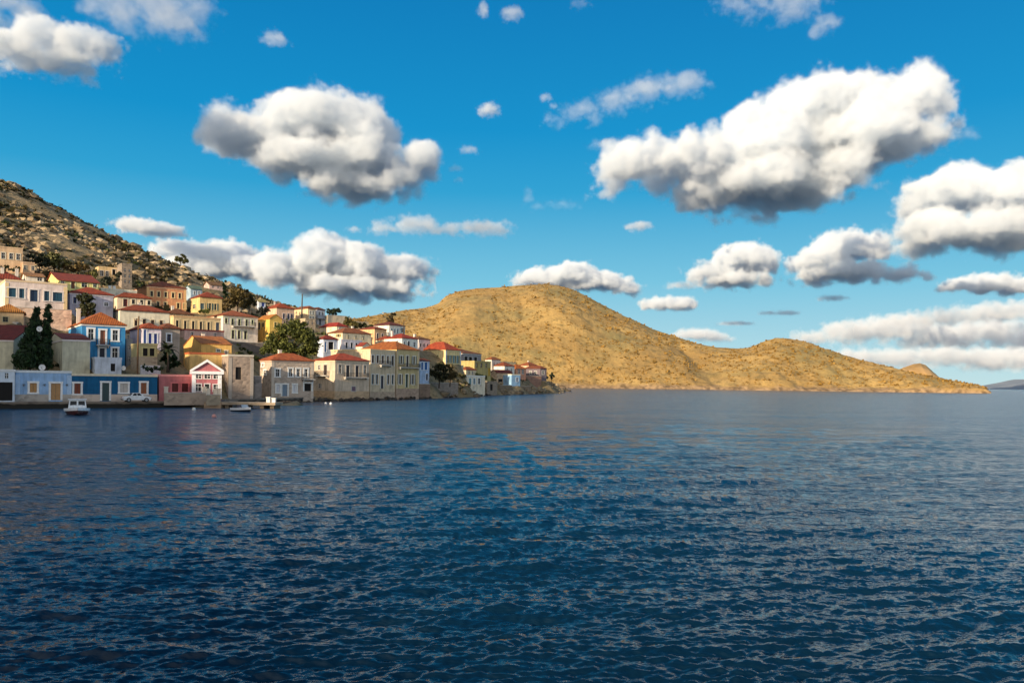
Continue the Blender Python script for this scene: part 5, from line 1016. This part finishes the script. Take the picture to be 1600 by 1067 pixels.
# ---------------------------------------------------------------- the clouds
VA = vapour('cloud_vapour', 0.022, (0.895, 0.932, 0.972)); VB = vapour('thin_cloud_vapour', 0.006, (0.91, 0.935, 0.97)); VG = vapour('grey_cloud_vapour', 0.012, (0.85, 0.885, 0.94))
cloud([(25, 85, 50, 32), (75, 70, 45, 38), (125, 80, 48, 32), (90, 100, 70, 18), (160, 75, 28, 22)], 3300, VA, 'puffy white cloud at the upper left corner', 11)
cloud([(190, 20, 60, 30), (250, 15, 60, 34), (300, 10, 40, 25), (260, 40, 50, 22)], 3600, VG, 'large soft grey cloud cut by the top edge above the puffy corner cloud', 12, thin=.32, amp=1.7, edge=.5)
cloud([(15, 15, 50, 28), (-30, 30, 50, 30)], 3500, VG, 'grey cloud at the extreme top left corner', 13, thin=.45, edge=.5)
cloud([(348, 222, 36, 34), (405, 225, 65, 46), (470, 212, 60, 50), (530, 205, 66, 50), (575, 220, 50, 50), (590, 262, 55, 44), (500, 262, 90, 40), (655, 262, 36, 28), (555, 298, 60, 26), (625, 285, 40, 24)], 4000, VA, 'big cumulus with a dark grey belly above the village', 5, deep=2.1, amp=1.1)
cloud([(712, 265, 10, 7), (716, 283, 8, 5)], 4000, VB, 'tiny cloud shreds right of the big cumulus', 14)
cloud([(215, 355, 36, 14), (250, 362, 38, 13), (195, 352, 18, 9)], 6000, VA, 'small low cloud just above the rocky slope', 15)
cloud([(290, 395, 50, 18), (350, 400, 50, 24), (380, 425, 60, 24), (300, 420, 60, 20)], 6600, VA, 'low cloud rising behind the rocky hill', 16)
cloud([(450, 430, 55, 34), (510, 412, 62, 42), (570, 425, 60, 38), (630, 430, 44, 30), (560, 450, 90, 20)], 6200, VA, 'broad cumulus sitting low behind the village crest', 3, deep=1.8)
cloud([(600, 358, 22, 12), (650, 355, 40, 16), (700, 362, 30, 11), (755, 360, 44, 13)], 5500, VB, 'thin stretched cloud below the big cumulus', 17, amp=1.6)
cloud([(553, 360, 13, 6)], 5500, VB, 'tiny puff left of the thin stretched cloud', 18)
cloud([(840, 440, 40, 20), (890, 438, 50, 25), (940, 445, 45, 20), (980, 455, 22, 10)], 7500, VA, 'cloud bank peeping over the golden summit', 19)
cloud([(975, 275, 45, 38), (1050, 262, 55, 42), (1110, 262, 60, 46), (1190, 240, 75, 62), (1255, 185, 62, 58), (1310, 165, 50, 45), (1330, 225, 90, 60), (1410, 175, 62, 52), (1440, 225, 45, 36), (1180, 300, 105, 45), (1270, 285, 75, 42)], 4000, VA, 'largest cumulus, sprawling across the upper right sky', 2, deep=2.0)
cloud([(870, 188, 20, 8), (915, 178, 34, 12), (960, 160, 36, 16), (1010, 145, 42, 20), (1070, 135, 36, 20)], 4600, VB, 'wispy grey streak left of the largest cumulus', 20, thin=.5, amp=1.8, edge=.45)
cloud([(853, 155, 10, 8), (866, 168, 8, 5)], 4600, VB, 'small wisp at the left end of the grey streak', 21)
cloud([(950, 225, 18, 7)], 4600, VB, 'faint wisp just above the left end of the largest cumulus', 22)
cloud([(765, 174, 17, 11)], 4400, VA, 'small round puff alone at the top centre', 23, thin=.7)
cloud([(733, 236, 16, 7)], 4400, VB, 'faint puff below the lone round puff', 24)
cloud([(430, 64, 22, 11)], 4000, VB, 'small faint puff high on the left', 25)
cloud([(800, 24, 18, 12), (755, 18, 9, 16)], 4000, VB, 'pair of wisps at the top centre edge', 26)
cloud([(1170, 8, 50, 14), (1240, 12, 50, 20), (1285, 45, 22, 20)], 4300, VG, 'thin grey veil at the top right of centre', 27, thin=.28, amp=1.8, edge=.5)
cloud([(1450, 358, 46, 34), (1485, 312, 60, 45), (1545, 310, 65, 48), (1610, 320, 70, 55), (1520, 375, 110, 32), (1620, 370, 90, 35)], 3500, VA, 'tall cumulus cut by the right edge', 4, deep=2.0)
cloud([(1110, 430, 35, 18), (1160, 410, 48, 28), (1186, 418, 28, 24), (1145, 440, 54, 13)], 6000, VA, 'left of the two mid cumuli over the headland', 28, deep=1.9)
cloud([(1266, 412, 30, 26), (1312, 394, 42, 34), (1348, 396, 34, 30), (1310, 430, 64, 18), (1392, 432, 44, 10)], 5800, VA, 'right of the two mid cumuli over the headland', 29, deep=1.9)
cloud([(1065, 448, 26, 8)], 6400, VB, 'low wisp joined to the left mid cumulus', 30)
cloud([(1030, 478, 28, 13), (1062, 478, 28, 14)], 7000, VA, 'small bright oval cloud above the headland saddle', 31)
cloud([(998, 356, 22, 9)], 5200, VG, 'small dark shred under the largest cumulus', 32, thin=.9)
cloud([(1300, 467, 22, 6)], 6200, VG, 'little dark dash below the right mid cumulus', 33, thin=.9)
cloud([(1230, 490, 20, 5), (1200, 490, 16, 4)], 6800, VG, 'little grey dash above the second hump', 34, thin=.8)
cloud([(1150, 506, 28, 4)], 7200, VG, 'thin grey streak above the saddle', 35, thin=.7)
cloud([(1500, 448, 28, 14), (1550, 448, 42, 20), (1605, 452, 40, 20)], 6200, VA, 'cloud above the low bank at the right edge', 36)
cloud([(1090, 525, 40, 12), (1030, 530, 30, 8), (1120, 530, 25, 9)], 9500, VB, 'pale cloud behind the saddle of the headland', 37)
VL = vapour('low_bank_vapour', 0.0055, (0.90, 0.925, 0.955))
cloud([(1285, 527, 34, 9), (1335, 520, 48, 17), (1400, 514, 52, 20), (1470, 527, 55, 18), (1540, 518, 55, 20), (1600, 528, 55, 18), (1660, 526, 50, 20)], 9000, VL, 'long broken bank low over the horizon, middle layer', 38, deep=1.4, cut=0.7, amp=2.2)
cloud([(1420, 502, 30, 7), (1480, 497, 44, 13), (1545, 490, 46, 15), (1605, 487, 46, 16), (1670, 490, 50, 16)], 8000, VL, 'long broken bank low at the right, top layer', 39, deep=1.4, cut=0.6, amp=2.2)
cloud([(1335, 556, 50, 11), (1405, 560, 60, 14), (1480, 556, 60, 15), (1560, 562, 70, 16), (1640, 556, 70, 17)], 12000, VL, 'pale bank lying on the horizon at the right', 40, deep=1.4, cut=0.9, thin=.6, amp=2.0)
cloud([(825, 312, 10, 16), (838, 325, 12, 8)], 4600, VB, 'ghostly wisp between the two largest cumuli, upright', 41, thin=.22, amp=1.8, edge=.5)
cloud([(880, 322, 26, 7)], 4600, VB, 'ghostly wisp left of the base of the largest cumulus', 42, thin=.22, amp=1.8, edge=.5)
cloud([(940, 228, 22, 9), (965, 222, 16, 7)], 4500, VB, 'ghostly wisp over the left shoulder of the largest cumulus', 43, thin=.3, amp=1.8, edge=.5)
cloud([(905, 8, 16, 7)], 4200, VB, 'ghostly wisp at the top edge right of the pair of wisps', 44, thin=.35, amp=1.8, edge=.5)
cloud([(1500, 215, 26, 14), (1490, 190, 12, 9)], 4000, VB, 'torn shreds off the right end of the largest cumulus', 45, thin=.3, amp=1.9, edge=.5)
